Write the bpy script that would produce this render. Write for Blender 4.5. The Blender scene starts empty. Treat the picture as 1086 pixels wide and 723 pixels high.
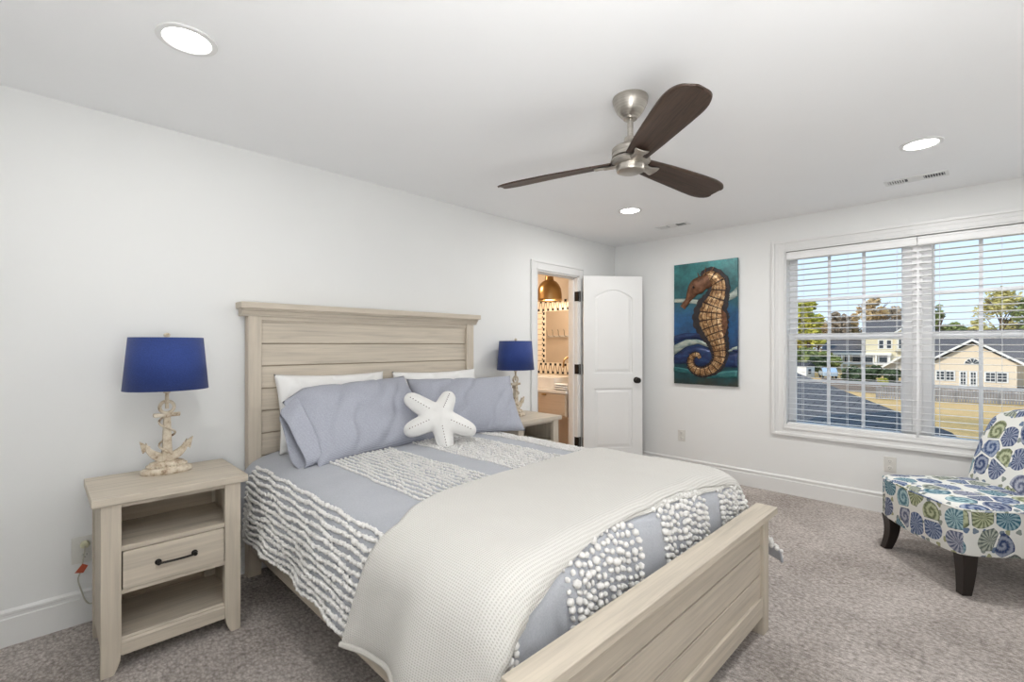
import bpy, bmesh, math, random
from mathutils import Vector, Matrix, noise
C = bpy.context.scene.collection
sc = bpy.context.scene
PI = math.pi
R = math.radians
random.seed(7)

# ------------------------------------------------------------------ camera
F = 503.0; YAW = R(45.1); CZ = 1.31
cam_d = bpy.data.cameras.new('camera'); cam = bpy.data.objects.new('camera', cam_d); C.objects.link(cam)
cam.location = (0, 0, CZ); cam.rotation_euler = (R(90), 0, YAW - R(90))
cam_d.sensor_width = 36; cam_d.lens = F / 1086 * 36; cam_d.shift_y = (366 - 361.5) / 1086
cam_d.clip_start = 0.02; cam_d.clip_end = 600
sc.camera = cam
sc.view_settings.view_transform = 'Standard'; sc.view_settings.look = 'None'
sc.view_settings.gamma = 1; sc.view_settings.use_curve_mapping = False
sc.view_settings.exposure = 0.0

# ------------------------------------------------------------------ sky and sun
w = bpy.data.worlds.new('sky'); sc.world = w; w.use_nodes = True
nt = w.node_tree; bg = nt.nodes['Background']
tcw = nt.nodes.new('ShaderNodeTexCoord'); spw = nt.nodes.new('ShaderNodeSeparateXYZ'); rpw = nt.nodes.new('ShaderNodeValToRGB')
nt.links.new(tcw.outputs['Generated'], spw.inputs[0]); nt.links.new(spw.outputs[2], rpw.inputs[0])
ew = rpw.color_ramp.elements; ew[0].position = 0.0; ew[0].color = (.66, .80, .93, 1); ew[1].position = .9; ew[1].color = (.20, .42, .80, 1)
e2 = ew.new(.12); e2.color = (.60, .78, .94, 1); e3 = ew.new(.35); e3.color = (.50, .71, .92, 1)
nt.links.new(rpw.outputs[0], bg.inputs[0]); bg.inputs[1].default_value = 1.3
sd = bpy.data.lights.new('sun', 'SUN'); sun = bpy.data.objects.new('sun', sd); C.objects.link(sun)
sd.energy = 3.2; sd.angle = R(0.6); sd.color = (1, .93, .82)
sun.rotation_euler = Vector((0.75, -0.35, -0.55)).to_track_quat('-Z', 'Y').to_euler()
CAN_POWER = 10.0; CAN_GLOW = 14.0
ul = bpy.data.lights.new('bounce_fill', 'AREA'); ulo = bpy.data.objects.new('bounce_fill', ul); C.objects.link(ulo)   # added fill light behind the camera, turned up to brighten the ceiling
ul.shape = 'RECTANGLE'; ul.size = .8; ul.size_y = .8; ul.energy = 52; ul.color = (1, 1, 1); ulo.location = (.10, -.42, 1.12); ulo.rotation_euler = Vector((.34, .20, 1)).to_track_quat('-Z', 'Y').to_euler()
BATH_POWER = 17.0

# ------------------------------------------------------------------ helpers
def col(r, g, b):
    f = lambda c: (c/255/12.92) if c/255 <= .04045 else ((c/255+.055)/1.055)**2.4
    return (f(r), f(g), f(b), 1)

class NT:
    def __init__(s, name):
        s.m = bpy.data.materials.new(name); s.m.use_nodes = True
        s.t = s.m.node_tree; s.b = s.t.nodes['Principled BSDF']
    def n(s, typ, **kw):
        nd = s.t.nodes.new('ShaderNode' + typ)
        for k, v in kw.items():
            if k.startswith('i_'):
                key = k[2:]
                key = int(key) if key.isdigit() else key.replace('_', ' ')
                nd.inputs[key].default_value = v
            else: setattr(nd, k, v)
        return nd
    def l(s, a, b): s.t.links.new(a, b)
    def math(s, op, a, b=None, c=None):
        nd = s.n('Math', operation=op)
        for i, v in enumerate((a, b, c)):
            if v is None: continue
            if isinstance(v, (int, float)): nd.inputs[i].default_value = v
            else: s.l(v, nd.inputs[i])
        return nd.outputs[0]
    def mix(s, fac, a, b):
        nd = s.n('Mix', data_type='RGBA')
        for i, v in ((0, fac), (6, a), (7, b)):
            if isinstance(v, (int, float, tuple)): nd.inputs[i].default_value = v
            else: s.l(v, nd.inputs[i])
        return nd.outputs[2]
    def coords(s, kind='Object', scale=(1, 1, 1), rot=(0, 0, 0)):
        tc = s.n('TexCoord'); mp = s.n('Mapping')
        mp.inputs['Scale'].default_value = scale; mp.inputs['Rotation'].default_value = rot
        s.l(tc.outputs[kind], mp.inputs[0]); return mp.outputs[0]
    def noise(s, vec, scale=5, detail=4, rough=.5, dist=0):
        nd = s.n('TexNoise'); nd.inputs['Scale'].default_value = scale; nd.inputs['Detail'].default_value = detail
        nd.inputs['Roughness'].default_value = rough; nd.inputs['Distortion'].default_value = dist
        if vec is not None: s.l(vec, nd.inputs['Vector'])
        return nd.outputs[0]
    def ramp(s, fac, stops):
        nd = s.n('ValToRGB'); e = nd.color_ramp.elements
        while len(e) < len(stops): e.new(.5)
        for el, (p, c) in zip(e, stops): el.position = p; el.color = c
        s.l(fac, nd.inputs[0]); return nd.outputs[0]
    def bump(s, h, strength=.3, dist=.01):
        nd = s.n('Bump'); nd.inputs['Strength'].default_value = strength; nd.inputs['Distance'].default_value = dist
        s.l(h, nd.inputs['Height']); s.l(nd.outputs[0], s.b.inputs['Normal'])
    def base(s, c):
        if isinstance(c, tuple): s.b.inputs['Base Color'].default_value = c
        else: s.l(c, s.b.inputs['Base Color'])
    def set(s, rough=None, metal=None, **kw):
        if rough is not None: s.b.inputs['Roughness'].default_value = rough
        if metal is not None: s.b.inputs['Metallic'].default_value = metal
        for k, v in kw.items(): s.b.inputs[k.replace('_', ' ')].default_value = v

def plain(name, c, rough=.5, metal=0, var=.04, scale=8, bump=0, bscale=60, kind='Object'):
    s = NT(name); v = s.coords(kind)
    n1 = s.noise(v, scale, 3)
    dark = tuple(x*(1-var) for x in c[:3]) + (1,); lite = tuple(min(1, x*(1+var)) for x in c[:3]) + (1,)
    s.base(s.ramp(n1, [(.3, dark), (.7, lite)])); s.set(rough, metal)
    if bump: s.bump(s.noise(v, bscale, 2), bump, .003)
    return s.m
def wood(name, c, axis=0, contrast=.16, rough=.55, fine=55, bump=.15, warp=.6):
    s = NT(name)
    sc_ = [fine]*3; sc_[axis] = 2.2
    v = s.coords('Object', tuple(sc_))
    g = s.noise(v, 1.0, 5, .6, warp)
    sc2 = [9]*3; sc2[axis] = .8
    g2 = s.noise(s.coords('Object', tuple(sc2)), 1.0, 3, .5, 1.2)
    f = s.math('ADD', s.math('MULTIPLY', g, .65), s.math('MULTIPLY', g2, .35))
    dk = tuple(x*(1-contrast*1.6) for x in c[:3]) + (1,); lt = tuple(min(1, x*(1+contrast)) for x in c[:3]) + (1,)
    s.base(s.ramp(f, [(.32, dk), (.5, c), (.68, lt)])); s.set(rough)
    s.bump(g, bump, .002)
    return s.m
def emit(name, c, strength):
    s = NT(name); s.base(c); s.b.inputs['Emission Color'].default_value = c; s.b.inputs['Emission Strength'].default_value = strength
    return s.m

class MB:
    def __init__(s): s.bm = bmesh.new()
    def quad(s, pts): 
        vs = [s.bm.verts.new(p) for p in pts]; return s.bm.faces.new(vs)
    def box(s, x0, x1, y0, y1, z0, z1, M=None):
        ps = [Vector(p) for p in ((x0,y0,z0),(x1,y0,z0),(x1,y1,z0),(x0,y1,z0),(x0,y0,z1),(x1,y0,z1),(x1,y1,z1),(x0,y1,z1))]
        if M is not None: ps = [M @ p for p in ps]
        v = [s.bm.verts.new(p) for p in ps]
        for f in ((0,3,2,1),(4,5,6,7),(0,1,5,4),(1,2,6,5),(2,3,7,6),(3,0,4,7)): s.bm.faces.new([v[i] for i in f])
        return s
    def prism(s, poly, d0, d1, plane='xz', M=None):
        def P(a, b, d):
            p = {'xz': (a, d, b), 'xy': (a, b, d), 'yz': (d, a, b)}[plane]
            p = Vector(p); return M @ p if M is not None else p
        a = [s.bm.verts.new(P(x, y, d0)) for x, y in poly]; b = [s.bm.verts.new(P(x, y, d1)) for x, y in poly]
        n = len(poly)
        s.bm.faces.new(a); s.bm.faces.new(b[::-1])
        for i in range(n): s.bm.faces.new((a[i], b[i], b[(i+1) % n], a[(i+1) % n]))
        return s
    def lathe(s, prof, n=32, M=None, cx=0, cy=0, sx=1, sy=1, caps=True):
        rings = []
        for r, z in prof:
            ring = []
            for i in range(n):
                a = 2*PI*i/n; p = Vector((cx+math.cos(a)*r*sx, cy+math.sin(a)*r*sy, z))
                if M is not None: p = M @ p
                ring.append(s.bm.verts.new(p))
            rings.append(ring)
        for A, B in zip(rings, rings[1:]):
            for i in range(n): s.bm.faces.new((A[i], A[(i+1) % n], B[(i+1) % n], B[i]))
        if caps:
            s.bm.faces.new(rings[0][::-1]); s.bm.faces.new(rings[-1])
        return s
    def tube(s, pts, r, n=10, closed=False, flat=1.0, up=None):
        pts = [Vector(p) for p in pts]; m = len(pts)
        rs = r if isinstance(r, (list, tuple)) else [r]*m
        rings = []; prev = None
        for i, p in enumerate(pts):
            if closed: t = pts[(i+1) % m]-pts[i-1]
            else: t = pts[min(i+1, m-1)]-pts[max(i-1, 0)]
            t.normalize()
            if up is not None: u = Vector(up)
            else: u = prev if prev is not None else (Vector((0,0,1)) if abs(t.z) < .9 else Vector((1,0,0)))
            u = u - t*u.dot(t)
            if u.length < 1e-5: u = Vector((1,0,0)) - t*t.x
            u.normalize(); prev = u; b = t.cross(u)
            rings.append([s.bm.verts.new(p + (u*math.cos(2*PI*k/n)*flat + b*math.sin(2*PI*k/n))*rs[i]) for k in range(n)])
        for i in range(m if closed else m-1):
            A, B = rings[i], rings[(i+1) % m]
            for k in range(n): s.bm.faces.new((A[k], A[(k+1) % n], B[(k+1) % n], B[k]))
        if not closed: s.bm.faces.new(rings[0][::-1]); s.bm.faces.new(rings[-1])
        return s
    def ball(s, c, r, sx=1, sy=1, sz=1, sub=2, M=None):
        m = Matrix.Translation(c) @ Matrix.Diagonal((sx*r, sy*r, sz*r, 1))
        if M is not None: m = M @ m
        bmesh.ops.create_icosphere(s.bm, subdivisions=sub, radius=1, matrix=m); return s
    def grid(s, fn, nu, nv, closeu=False):
        vs = [[s.bm.verts.new(fn(i, j)) for j in range(nv)] for i in range(nu)]
        for i in range(nu if closeu else nu-1):
            for j in range(nv-1):
                s.bm.faces.new((vs[i][j], vs[(i+1) % nu][j], vs[(i+1) % nu][j+1], vs[i][j+1]))
        return vs
    def build(s, name, mat, parent=None, smooth=False, bevel=0, seg=2, sub=0, solid=0, loc=None, angle=35):
        bmesh.ops.recalc_face_normals(s.bm, faces=s.bm.faces)
        me = bpy.data.meshes.new(name); s.bm.to_mesh(me); s.bm.free()
        o = bpy.data.objects.new(name, me); C.objects.link(o)
        if mat is not None: me.materials.append(mat)
        if parent is not None: o.parent = parent
        if parent is not None and loc is None and parent.get('_w'): o.location = -Vector(parent.location)
        if loc is not None: o.location = loc
        if smooth:
            me.shade_smooth()
            if angle:
                me.set_sharp_from_angle(angle=R(angle))
        if solid:
            md = o.modifiers.new('solid', 'SOLIDIFY'); md.thickness = solid; md.offset = -1
        if bevel:
            md = o.modifiers.new('bevel', 'BEVEL'); md.width = bevel; md.segments = seg; md.limit_method = 'ANGLE'; md.angle_limit = R(40)
            md.harden_normals = False
        if sub:
            md = o.modifiers.new('sub', 'SUBSURF'); md.levels = sub; md.render_levels = sub
        return o
def thing(name, label, cat, loc=(0,0,0), rz=0, group=None, world=True):
    o = bpy.data.objects.new(name, None); C.objects.link(o); o.location = loc; o.rotation_euler = (0, 0, rz)
    o.empty_display_size = .1
    if label: o['label'] = label
    if cat: o['category'] = cat
    if group: o['group'] = group
    if world: o['_w'] = 1
    return o
def tag(o, label, cat, group=None, kind=None):
    o['label'] = label; o['category'] = cat
    if group: o['group'] = group
    if kind: o['kind'] = kind
    return o
def struct(o): o['kind'] = 'structure'; return o
def sroot(name):
    o = bpy.data.objects.new(name, None); C.objects.link(o); o['kind'] = 'structure'; o['_w'] = 1; return o
def copy_tree(o, parent=None):
    c = o.copy(); C.objects.link(c)
    if parent is not None: c.parent = parent
    for ch in list(o.children): copy_tree(ch, c)
    return c
def nz(x, y, z=0): return noise.noise(Vector((x, y, z)))
def sstep(a, b, x):
    t = max(0, min(1, (x-a)/(b-a))); return t*t*(3-2*t)
def interp(pts, x):
    if x <= pts[0][0]: return pts[0][1]
    for (a, b), (c, d) in zip(pts, pts[1:]):
        if x <= c: return b+(d-b)*(x-a)/(c-a)
    return pts[-1][1]
def catmull(pts, n):
    pts = [Vector(p) for p in pts]; P = [pts[0]*2-pts[1]] + pts + [pts[-1]*2-pts[-2]]
    out = []
    m = len(pts)-1
    for i in range(n):
        t = i/(n-1)*m; k = min(int(t), m-1); f = t-k
        a, b, c, d = P[k], P[k+1], P[k+2], P[k+3]
        out.append(.5*((2*b)+(c-a)*f+(2*a-5*b+4*c-d)*f*f+(3*b-a-3*c+d)*f**3))
    return out

# ------------------------------------------------------------------ materials
M_wall = plain('wall_paint', (.795, .80, .79, 1), .75, var=.012, scale=1.5, bump=.03, bscale=180)
M_ceil = plain('ceiling_paint', (.935, .94, .945, 1), .85, var=.01, scale=1.5)
M_trim = plain('trim_paint', (.78, .78, .77, 1), .38, var=.01, scale=3)
M_vinyl = plain('white_vinyl', (.84, .84, .845, 1), .35, var=.01)
M_slat = plain('blind_slat_white', (.86, .86, .855, 1), .4, var=.01)
def carpet():
    s = NT('greige_loop_carpet'); v = s.coords('Object')
    fine = s.noise(v, 260, 3, .7); mid = s.noise(v, 55, 3, .65); big = s.noise(v, 2.2, 3)
    vor = s.n('TexVoronoi', feature='F1'); vor.inputs['Scale'].default_value = 95; s.l(s.coords('Object', (1, .55, 1), (0, 0, .1)), vor.inputs['Vector'])
    f = s.math('ADD', s.math('MULTIPLY', fine, .42), s.math('ADD', s.math('MULTIPLY', mid, .33), s.math('MULTIPLY', big, .25)))
    f2 = s.math('SUBTRACT', f, s.math('MULTIPLY', vor.outputs[0], .16))
    s.base(s.ramp(f2, [(.26, (.18, .155, .138, 1)), (.41, (.42, .375, .345, 1)), (.55, (.72, .665, .63, 1))]))
    s.set(.95); s.bump(s.math('ADD', f2, 0), .9, .012); return s.m
M_carpet = carpet()
OAK = (.56, .495, .405, 1)
M_oakx = wood('whitewashed_oak_x', OAK, 0); M_oaky = wood('whitewashed_oak_y', OAK, 1); M_oakz = wood('whitewashed_oak_z', OAK, 2, contrast=.12)
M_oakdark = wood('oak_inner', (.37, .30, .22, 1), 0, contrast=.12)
M_black = plain('oil_rubbed_bronze', (.022, .019, .017, 1), .35, .7)
M_blackplastic = plain('black_gap', (.02, .02, .02, 1), .8)
def nickel():
    s = NT('brushed_nickel'); v = s.coords('Object', (6, 6, 180)); n = s.noise(v, 1, 3)
    s.base(s.ramp(n, [(.3, (.40, .37, .33, 1)), (.7, (.56, .53, .48, 1))])); s.set(.34, 1.0); s.bump(n, .04, .001); return s.m
M_nickel = nickel()
M_blade = wood('dark_walnut_blade', (.052, .030, .020, 1), 0, contrast=.5, rough=.5, fine=120)
M_bulb = emit('light_diffuser', (1, .97, .93, 1), CAN_GLOW)
def woven(name, c1, c2, scale=700, rough=.85, bump=.25, axis_rot=0):
    s = NT(name); v = s.coords('Object', (1, 1, 1), (0, 0, axis_rot))
    a = s.n('TexWave', wave_type='BANDS', bands_direction='X'); a.inputs['Scale'].default_value = scale/6.28; s.l(v, a.inputs['Vector'])
    n1 = s.noise(v, 220, 2); big = s.noise(v, 6, 2)
    f = s.math('ADD', s.math('MULTIPLY', n1, .7), s.math('MULTIPLY', big, .3))
    s.base(s.ramp(f, [(.3, c1), (.7, c2)])); s.set(rough); s.bump(n1, bump, .002)
    s.b.inputs['Sheen Weight'].default_value = .15
    return s.m
M_duvet = woven('blue_grey_chambray', (.38, .395, .435, 1), (.48, .495, .53, 1))
M_tuft = plain('white_chenille_tuft', (.78, .765, .74, 1), .95, var=.05, scale=120)
def ticking(name):
    s = NT(name); tc = s.n('TexCoord'); mp = s.n('Mapping'); s.l(tc.outputs['UV'], mp.inputs[0])
    a = s.n('TexWave', wave_type='BANDS', bands_direction='Y'); a.inputs['Scale'].default_value = 50; s.l(mp.outputs[0], a.inputs['Vector'])
    n1 = s.noise(s.coords('Object'), 160, 3)
    f = s.math('ADD', s.math('MULTIPLY', a.outputs['Fac'], .4), s.math('MULTIPLY', n1, .6))
    s.base(s.ramp(f, [(.25, (.31, .325, .385, 1)), (.75, (.46, .475, .535, 1))])); s.set(.88); s.bump(n1, .2, .002); return s.m
M_sham = ticking('blue_grey_ticking')
M_white = plain('white_cotton', (.82, .815, .80, 1), .9, var=.02, scale=6, bump=.1, bscale=40)
M_star = plain('off_white_canvas', (.80, .79, .765, 1), .9, var=.03, scale=20, bump=.2, bscale=300)
def waffle():
    s = NT('cream_waffle_knit'); tc = s.n('TexCoord')
    a = s.n('TexWave', wave_type='BANDS', bands_direction='X'); a.inputs['Scale'].default_value = 48; s.l(tc.outputs['UV'], a.inputs['Vector'])
    b = s.n('TexWave', wave_type='BANDS', bands_direction='Y'); b.inputs['Scale'].default_value = 34; s.l(tc.outputs['UV'], b.inputs['Vector'])
    h = s.math('MAXIMUM', a.outputs['Fac'], b.outputs['Fac'])
    n1 = s.noise(s.coords('Object'), 300, 2)
    h = s.math('ADD', h, s.math('MULTIPLY', n1, .3))
    s.base(s.ramp(h, [(.35, (.56, .54, .50, 1)), (.95, (.70, .685, .65, 1))])); s.set(.92); s.bump(h, .5, .004); return s.m
M_waffle = waffle()
M_navy = woven('navy_linen', (.012, .032, .155, 1), (.022, .052, .23, 1), bump=.3)
M_navyin = plain('shade_lining', (.72, .70, .66, 1), .8)
def antique():
    s = NT('antiqued_cream_resin'); v = s.coords('Object'); n1 = s.noise(v, 28, 5, .7)
    s.base(s.ramp(n1, [(.36, (.22, .145, .085, 1)), (.45, (.50, .41, .30, 1)), (.60, (.66, .59, .48, 1))])); s.set(.6); s.bump(n1, .3, .004); return s.m
M_antique = antique()
M_espresso = plain('espresso_wood', (.014, .009, .007, 1), .3)
M_outlet = plain('outlet_plastic', (.70, .69, .65, 1), .35, var=.01)
M_outdark = plain('outlet_slot', (.12, .12, .11, 1), .6)
def glass():
    s = NT('window_glass'); t = s.t
    tr = s.n('BsdfTransparent'); gl = s.n('BsdfGlossy'); gl.inputs['Roughness'].default_value = .2
    mx = s.n('MixShader'); mx.inputs[0].default_value = .006
    s.l(tr.outputs[0], mx.inputs[1]); s.l(gl.outputs[0], mx.inputs[2])
    s.l(mx.outputs[0], t.nodes['Material Output'].inputs[0]); return s.m
M_glass = glass()

# ------------------------------------------------------------------ room shell
X0, X1, Y0, Y1, H = -.80, 4.68, -.73, 3.025, 2.44
struct(MB().box(X0-.14, X1+.2, Y0-.14, Y1+.0575, -.12, 0).build('floor', M_carpet))
struct(MB().box(X0-.14, X1+.2, Y0-.14, Y1+.115, H, H+.12).build('ceiling', M_ceil))
struct(MB().box(X0-.14, X0, Y0-.14, Y1+.115, 0, H).build('wall_left', M_wall))
struct(MB().box(X0, X1+.14, Y0-.14, Y0, 0, H).build('wall_front', M_wall))
DX0, DX1, DZ = 3.345, 3.99, 2.03     # doorway in the headboard wall
m = MB(); m.box(X0, DX0, Y1, Y1+.115, 0, H); m.box(DX1, X1+.14, Y1, Y1+.115, 0, H); m.box(DX0, DX1, Y1, Y1+.115, DZ, H)
struct(m.build('wall_back', M_wall))
WY0, WY1, WZ0, WZ1 = -.527, 1.273, .591, 2.146
m = MB(); m.box(X1, X1+.14, Y0, WY0, 0, H); m.box(X1, X1+.14, WY1, Y1, 0, H)
m.box(X1, X1+.14, WY0, WY1, 0, WZ0); m.box(X1, X1+.14, WY0, WY1, WZ1, H)
struct(m.build('wall_right', M_wall))
def bb_prof(y):   # profile (distance from wall, z)
    return [(0, 0), (.016, 0), (.016, .118), (.011, .122), (.011, .134), (.014, .137), (.014, .147), (.006, .156), (0, .156)]
m = MB()
for a, b in ((X0, DX0-.095), (DX1+.095, X1)):
    m.prism([(Y1-d, z) for d, z in bb_prof(0)], a, b, 'yz')
struct(m.build('baseboard_back', M_trim))
m = MB(); m.prism([(X1-d, z) for d, z in bb_prof(0)], Y0, Y1-.016, 'xz'); struct(m.build('baseboard_right', M_trim))
m = MB(); m.prism([(X0+d, z) for d, z in bb_prof(0)], Y0+.016, Y1-.016, 'xz'); struct(m.build('baseboard_left', M_trim))
m = MB(); m.prism([(Y0+d, z) for d, z in bb_prof(0)], X0, X1-.016, 'yz'); struct(m.build('baseboard_front', M_trim))

# doorway: jambs, casing
m = MB()
cw = .088
def casing_strip(m, horizontal, a, b, c0, sgn):
    pass
for x0, x1, side in ((DX0-cw, DX0, -1), (DX1, DX1+cw, 1)):
    m.box(x0, x1, Y1-.012, Y1, 0, DZ+cw)
    xo = (x0, x0+.02) if side < 0 else (x1-.02, x1)
    m.box(xo[0], xo[1], Y1-.020, Y1-.0118, 0, DZ+cw)
    xi = (x1-.012, x1) if side < 0 else (x0, x0+.012)
    m.box(xi[0], xi[1], Y1-.016, Y1-.0118, 0, DZ+.012)
m.box(DX0-.0005, DX1+.0005, Y1-.012, Y1, DZ, DZ+cw); m.box(DX0-cw+.02, DX1+cw-.02, Y1-.020, Y1-.0118, DZ+cw-.02, DZ+cw)
m.box(DX0-.012, DX1+.012, Y1-.016, Y1-.0118, DZ, DZ+.012)
struct(m.build('trim_1', M_trim, bevel=.003))
d1 = sroot('door_1')
m = MB(); m.box(DX0, DX0+.014, Y1-.002, Y1+.117, 0, DZ); m.box(DX1-.014, DX1, Y1-.002, Y1+.117, 0, DZ); m.box(DX0, DX1, Y1-.002, Y1+.117, DZ-.014, DZ)
m.box(DX0+.014, DX0+.026, Y1+.045, Y1+.08, 0, DZ-.014); m.box(DX1-.026, DX1-.014, Y1+.045, Y1+.08, 0, DZ-.014); m.box(DX0+.014, DX1-.014, Y1+.045, Y1+.08, DZ-.026, DZ-.014)
m.build('door_jamb', M_trim, d1)
# leaf, hinged at (hx,hy), opened past ninety degrees into the bedroom
hx, hy, th = DX1+.024, Y1-.042, R(-38.5)
LM = Matrix.Translation((hx, hy, 0)) @ Matrix.Rotation(th, 4, 'Z')     # local x along leaf, -y face to the camera
LW, LT, LZ0, LZ1 = .632, .035, .012, 2.03
def leaf_panel_mesh():
    m = MB()
    fr = -LT; bk = 0
    xa, xb = .11, LW-.11; z1a, z1b, z2a, z2b = .24, .86, 1.02, 1.80; arch = .10
    # back + edges as box shell, front skin made of stile/rail pieces around two recessed panels
    m.box(0, LW, fr+.010, bk, LZ0, LZ1, LM)
    def fb(x0, x1, z0, z1): m.box(x0, x1, fr, fr+.0102, z0, z1, LM)
    fb(0, xa, LZ0, LZ1); fb(xb, LW, LZ0, LZ1); fb(xa, xb, LZ0, z1a); fb(xa, xb, z1b, z2a)
    n = 16; poly = [(xb, LZ1), (xa, LZ1)]
    for i in range(n+1):
        t = i/n; poly.append((xa+(xb-xa)*t, z2b+arch*math.sin(PI*t)**.8*.9))
    m.prism(poly, fr, fr+.0102, 'xz', LM)
    # raised fields
    def field(poly, inset=.028):
        cx = sum(p[0] for p in poly)/len(poly); cz = sum(p[1] for p in poly)/len(poly)
        mx = max(abs(p[0]-cx) for p in poly); mz = max(abs(p[1]-cz) for p in poly)
        ins = lambda q, d: [(cx+(x-cx)*(mx-d)/mx, cz+(z-cz)*(mz-d)/mz) for x, z in q]
        A = [m.bm.verts.new(LM @ Vector((x, fr+.010, z))) for x, z in ins(poly, .012)]
        B = [m.bm.verts.new(LM @ Vector((x, fr+.003, z))) for x, z in ins(poly, .012+inset)]
        k = len(poly)
        for i in range(k): m.bm.faces.new((A[i], A[(i+1) % k], B[(i+1) % k], B[i]))
        m.bm.faces.new(B)
    field([(xa, z1a), (xb, z1a), (xb, z1b), (xa, z1b)])
    up = [(xb, z2a), (xa, z2a)] + [(xa+(xb-xa)*i/n, z2b+arch*math.sin(PI*i/n)**.8*.9) for i in range(n+1)]
    field(up)
    return m
leaf = leaf_panel_mesh().build('door_leaf', M_trim, d1)
m = MB()
kp = LM @ Vector((LW-.065, -LT, .945)); out = (LM.to_3x3() @ Vector((0, -1, 0)))
KM = Matrix.Translation(kp) @ out.to_track_quat('Z', 'Y').to_matrix().to_4x4()
m.lathe([(.033, 0), (.033, .004), (.028, .008), (.012, .012), (.011, .03), (.02, .036), (.029, .045), (.030, .055), (.024, .064), (.008, .067)], 24, KM)
kp2 = LM @ Vector((LW-.065, 0, .945)); KM2 = Matrix.Translation(kp2) @ (-out).to_track_quat('Z', 'Y').to_matrix().to_4x4()
m.lathe([(.033, 0), (.033, .004), (.028, .008), (.012, .012), (.011, .03), (.02, .036), (.029, .045), (.030, .055), (.024, .064), (.008, .067)], 24, KM2)
m.build('door_knob', M_black, leaf, smooth=True)
for hz in (.30, 1.06, 1.82):
    m = MB(); m.box(DX1-.0145, DX1+.004, Y1-.012, Y1+.0, hz-.05, hz+.05); m.box(DX1-.016, DX1-.0138, Y1-.01, Y1+.035, hz-.05, hz+.05)
    m.lathe([(.007, hz-.055), (.007, hz+.055)], 12, cx=DX1+.004, cy=Y1-.022)
    m.box(-.002, .03, -.012, .004, hz-.05, hz+.05, LM)
    m.build('hinge', M_black, leaf)

# window casing and sashes
def rect_frame(m, y0, y1, z0, z1, w, xa, xb):
    m.box(xa, xb, y0, y0+w, z0, z1); m.box(xa, xb, y1-w, y1, z0, z1)
    m.box(xa, xb, y0+w, y1-w, z0, z0+w); m.box(xa, xb, y0+w, y1-w, z1-w, z1)
m = MB()
oy0, oy1, oz0, oz1 = WY0-.10, WY1+.10, WZ0-.075, WZ1+.088
rect_frame(m, oy0, oy1, oz0, oz1, .1, X1-.012, X1)
rect_frame(m, oy0, oy1, oz0, oz1, .024, X1-.024, X1-.0118)
rect_frame(m, oy0+.045, oy1-.045, oz0+.02, oz1-.045, .008, X1-.016, X1-.0118)
rect_frame(m, WY0-.016, WY1+.016, WZ0-.016, WZ1+.016, .016, X1-.019, X1-.0118)
struct(m.build('trim_2', M_trim, bevel=.003))
w1 = sroot('window_1')
m = MB()   # jamb liner
m.box(X1-.001, X1+.14, WY0, WY0+.012, WZ0, WZ1); m.box(X1-.001, X1+.14, WY1-.012, WY1, WZ0, WZ1)
m.box(X1-.001, X1+.14, WY0+.012, WY1-.012, WZ0, WZ0+.014); m.box(X1-.001, X1+.14, WY0+.012, WY1-.012, WZ1-.012, WZ1)
m.build('window_frame', M_trim, w1)
MY0, MY1 = .295, .467
m = MB(); m.box(X1+.072, X1+.14, MY0, MY1, WZ0+.014, WZ1-.012); m.box(X1+.062, X1+.074, (MY0+MY1)/2-.03, (MY0+MY1)/2+.03, WZ0+.014, WZ1-.012)
m.build('mullion', M_vinyl, w1, bevel=.003)
for ya, yb in ((MY1, WY1-.012), (WY0+.012, MY0)):
    gy0, gy1 = (MY1+.012, 1.202) if ya > 0.4 else (-.46, MY0-.012)
    for nm, z0, z1, xa, g0, g1 in (('upper_sash', 1.365, WZ1-.012, X1+.112, 1.395, 2.085), ('lower_sash', WZ0+.014, 1.41, X1+.085, .632, 1.372)):
        m = MB(); xb = xa+.026
        m.box(xa, xb, ya, gy0, z0, z1); m.box(xa, xb, gy1, yb, z0, z1)
        m.box(xa, xb, gy0, gy1, z0, g0); m.box(xa, xb, gy0, gy1, g1, z1)
        sash = m.build(nm, M_vinyl, w1, bevel=.002)
        m = MB(); mw = .0115
        for k in (1, 2):
            yy = gy0+(gy1-gy0)*k/3; m.box(xa+.006, xb-.006, yy-mw, yy+mw, g0, g1)
        zz = (g0+g1)/2+ (.0 if nm[0] == 'l' else -.03); m.box(xa+.0065, xb-.0065, gy0, gy1, zz-mw, zz+mw)
        m.build('muntin', M_vinyl, sash)
        MB().box(xa+.011, xa+.014, gy0, gy1, g0, g1).build('glass_pane', M_glass, sash)

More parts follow.
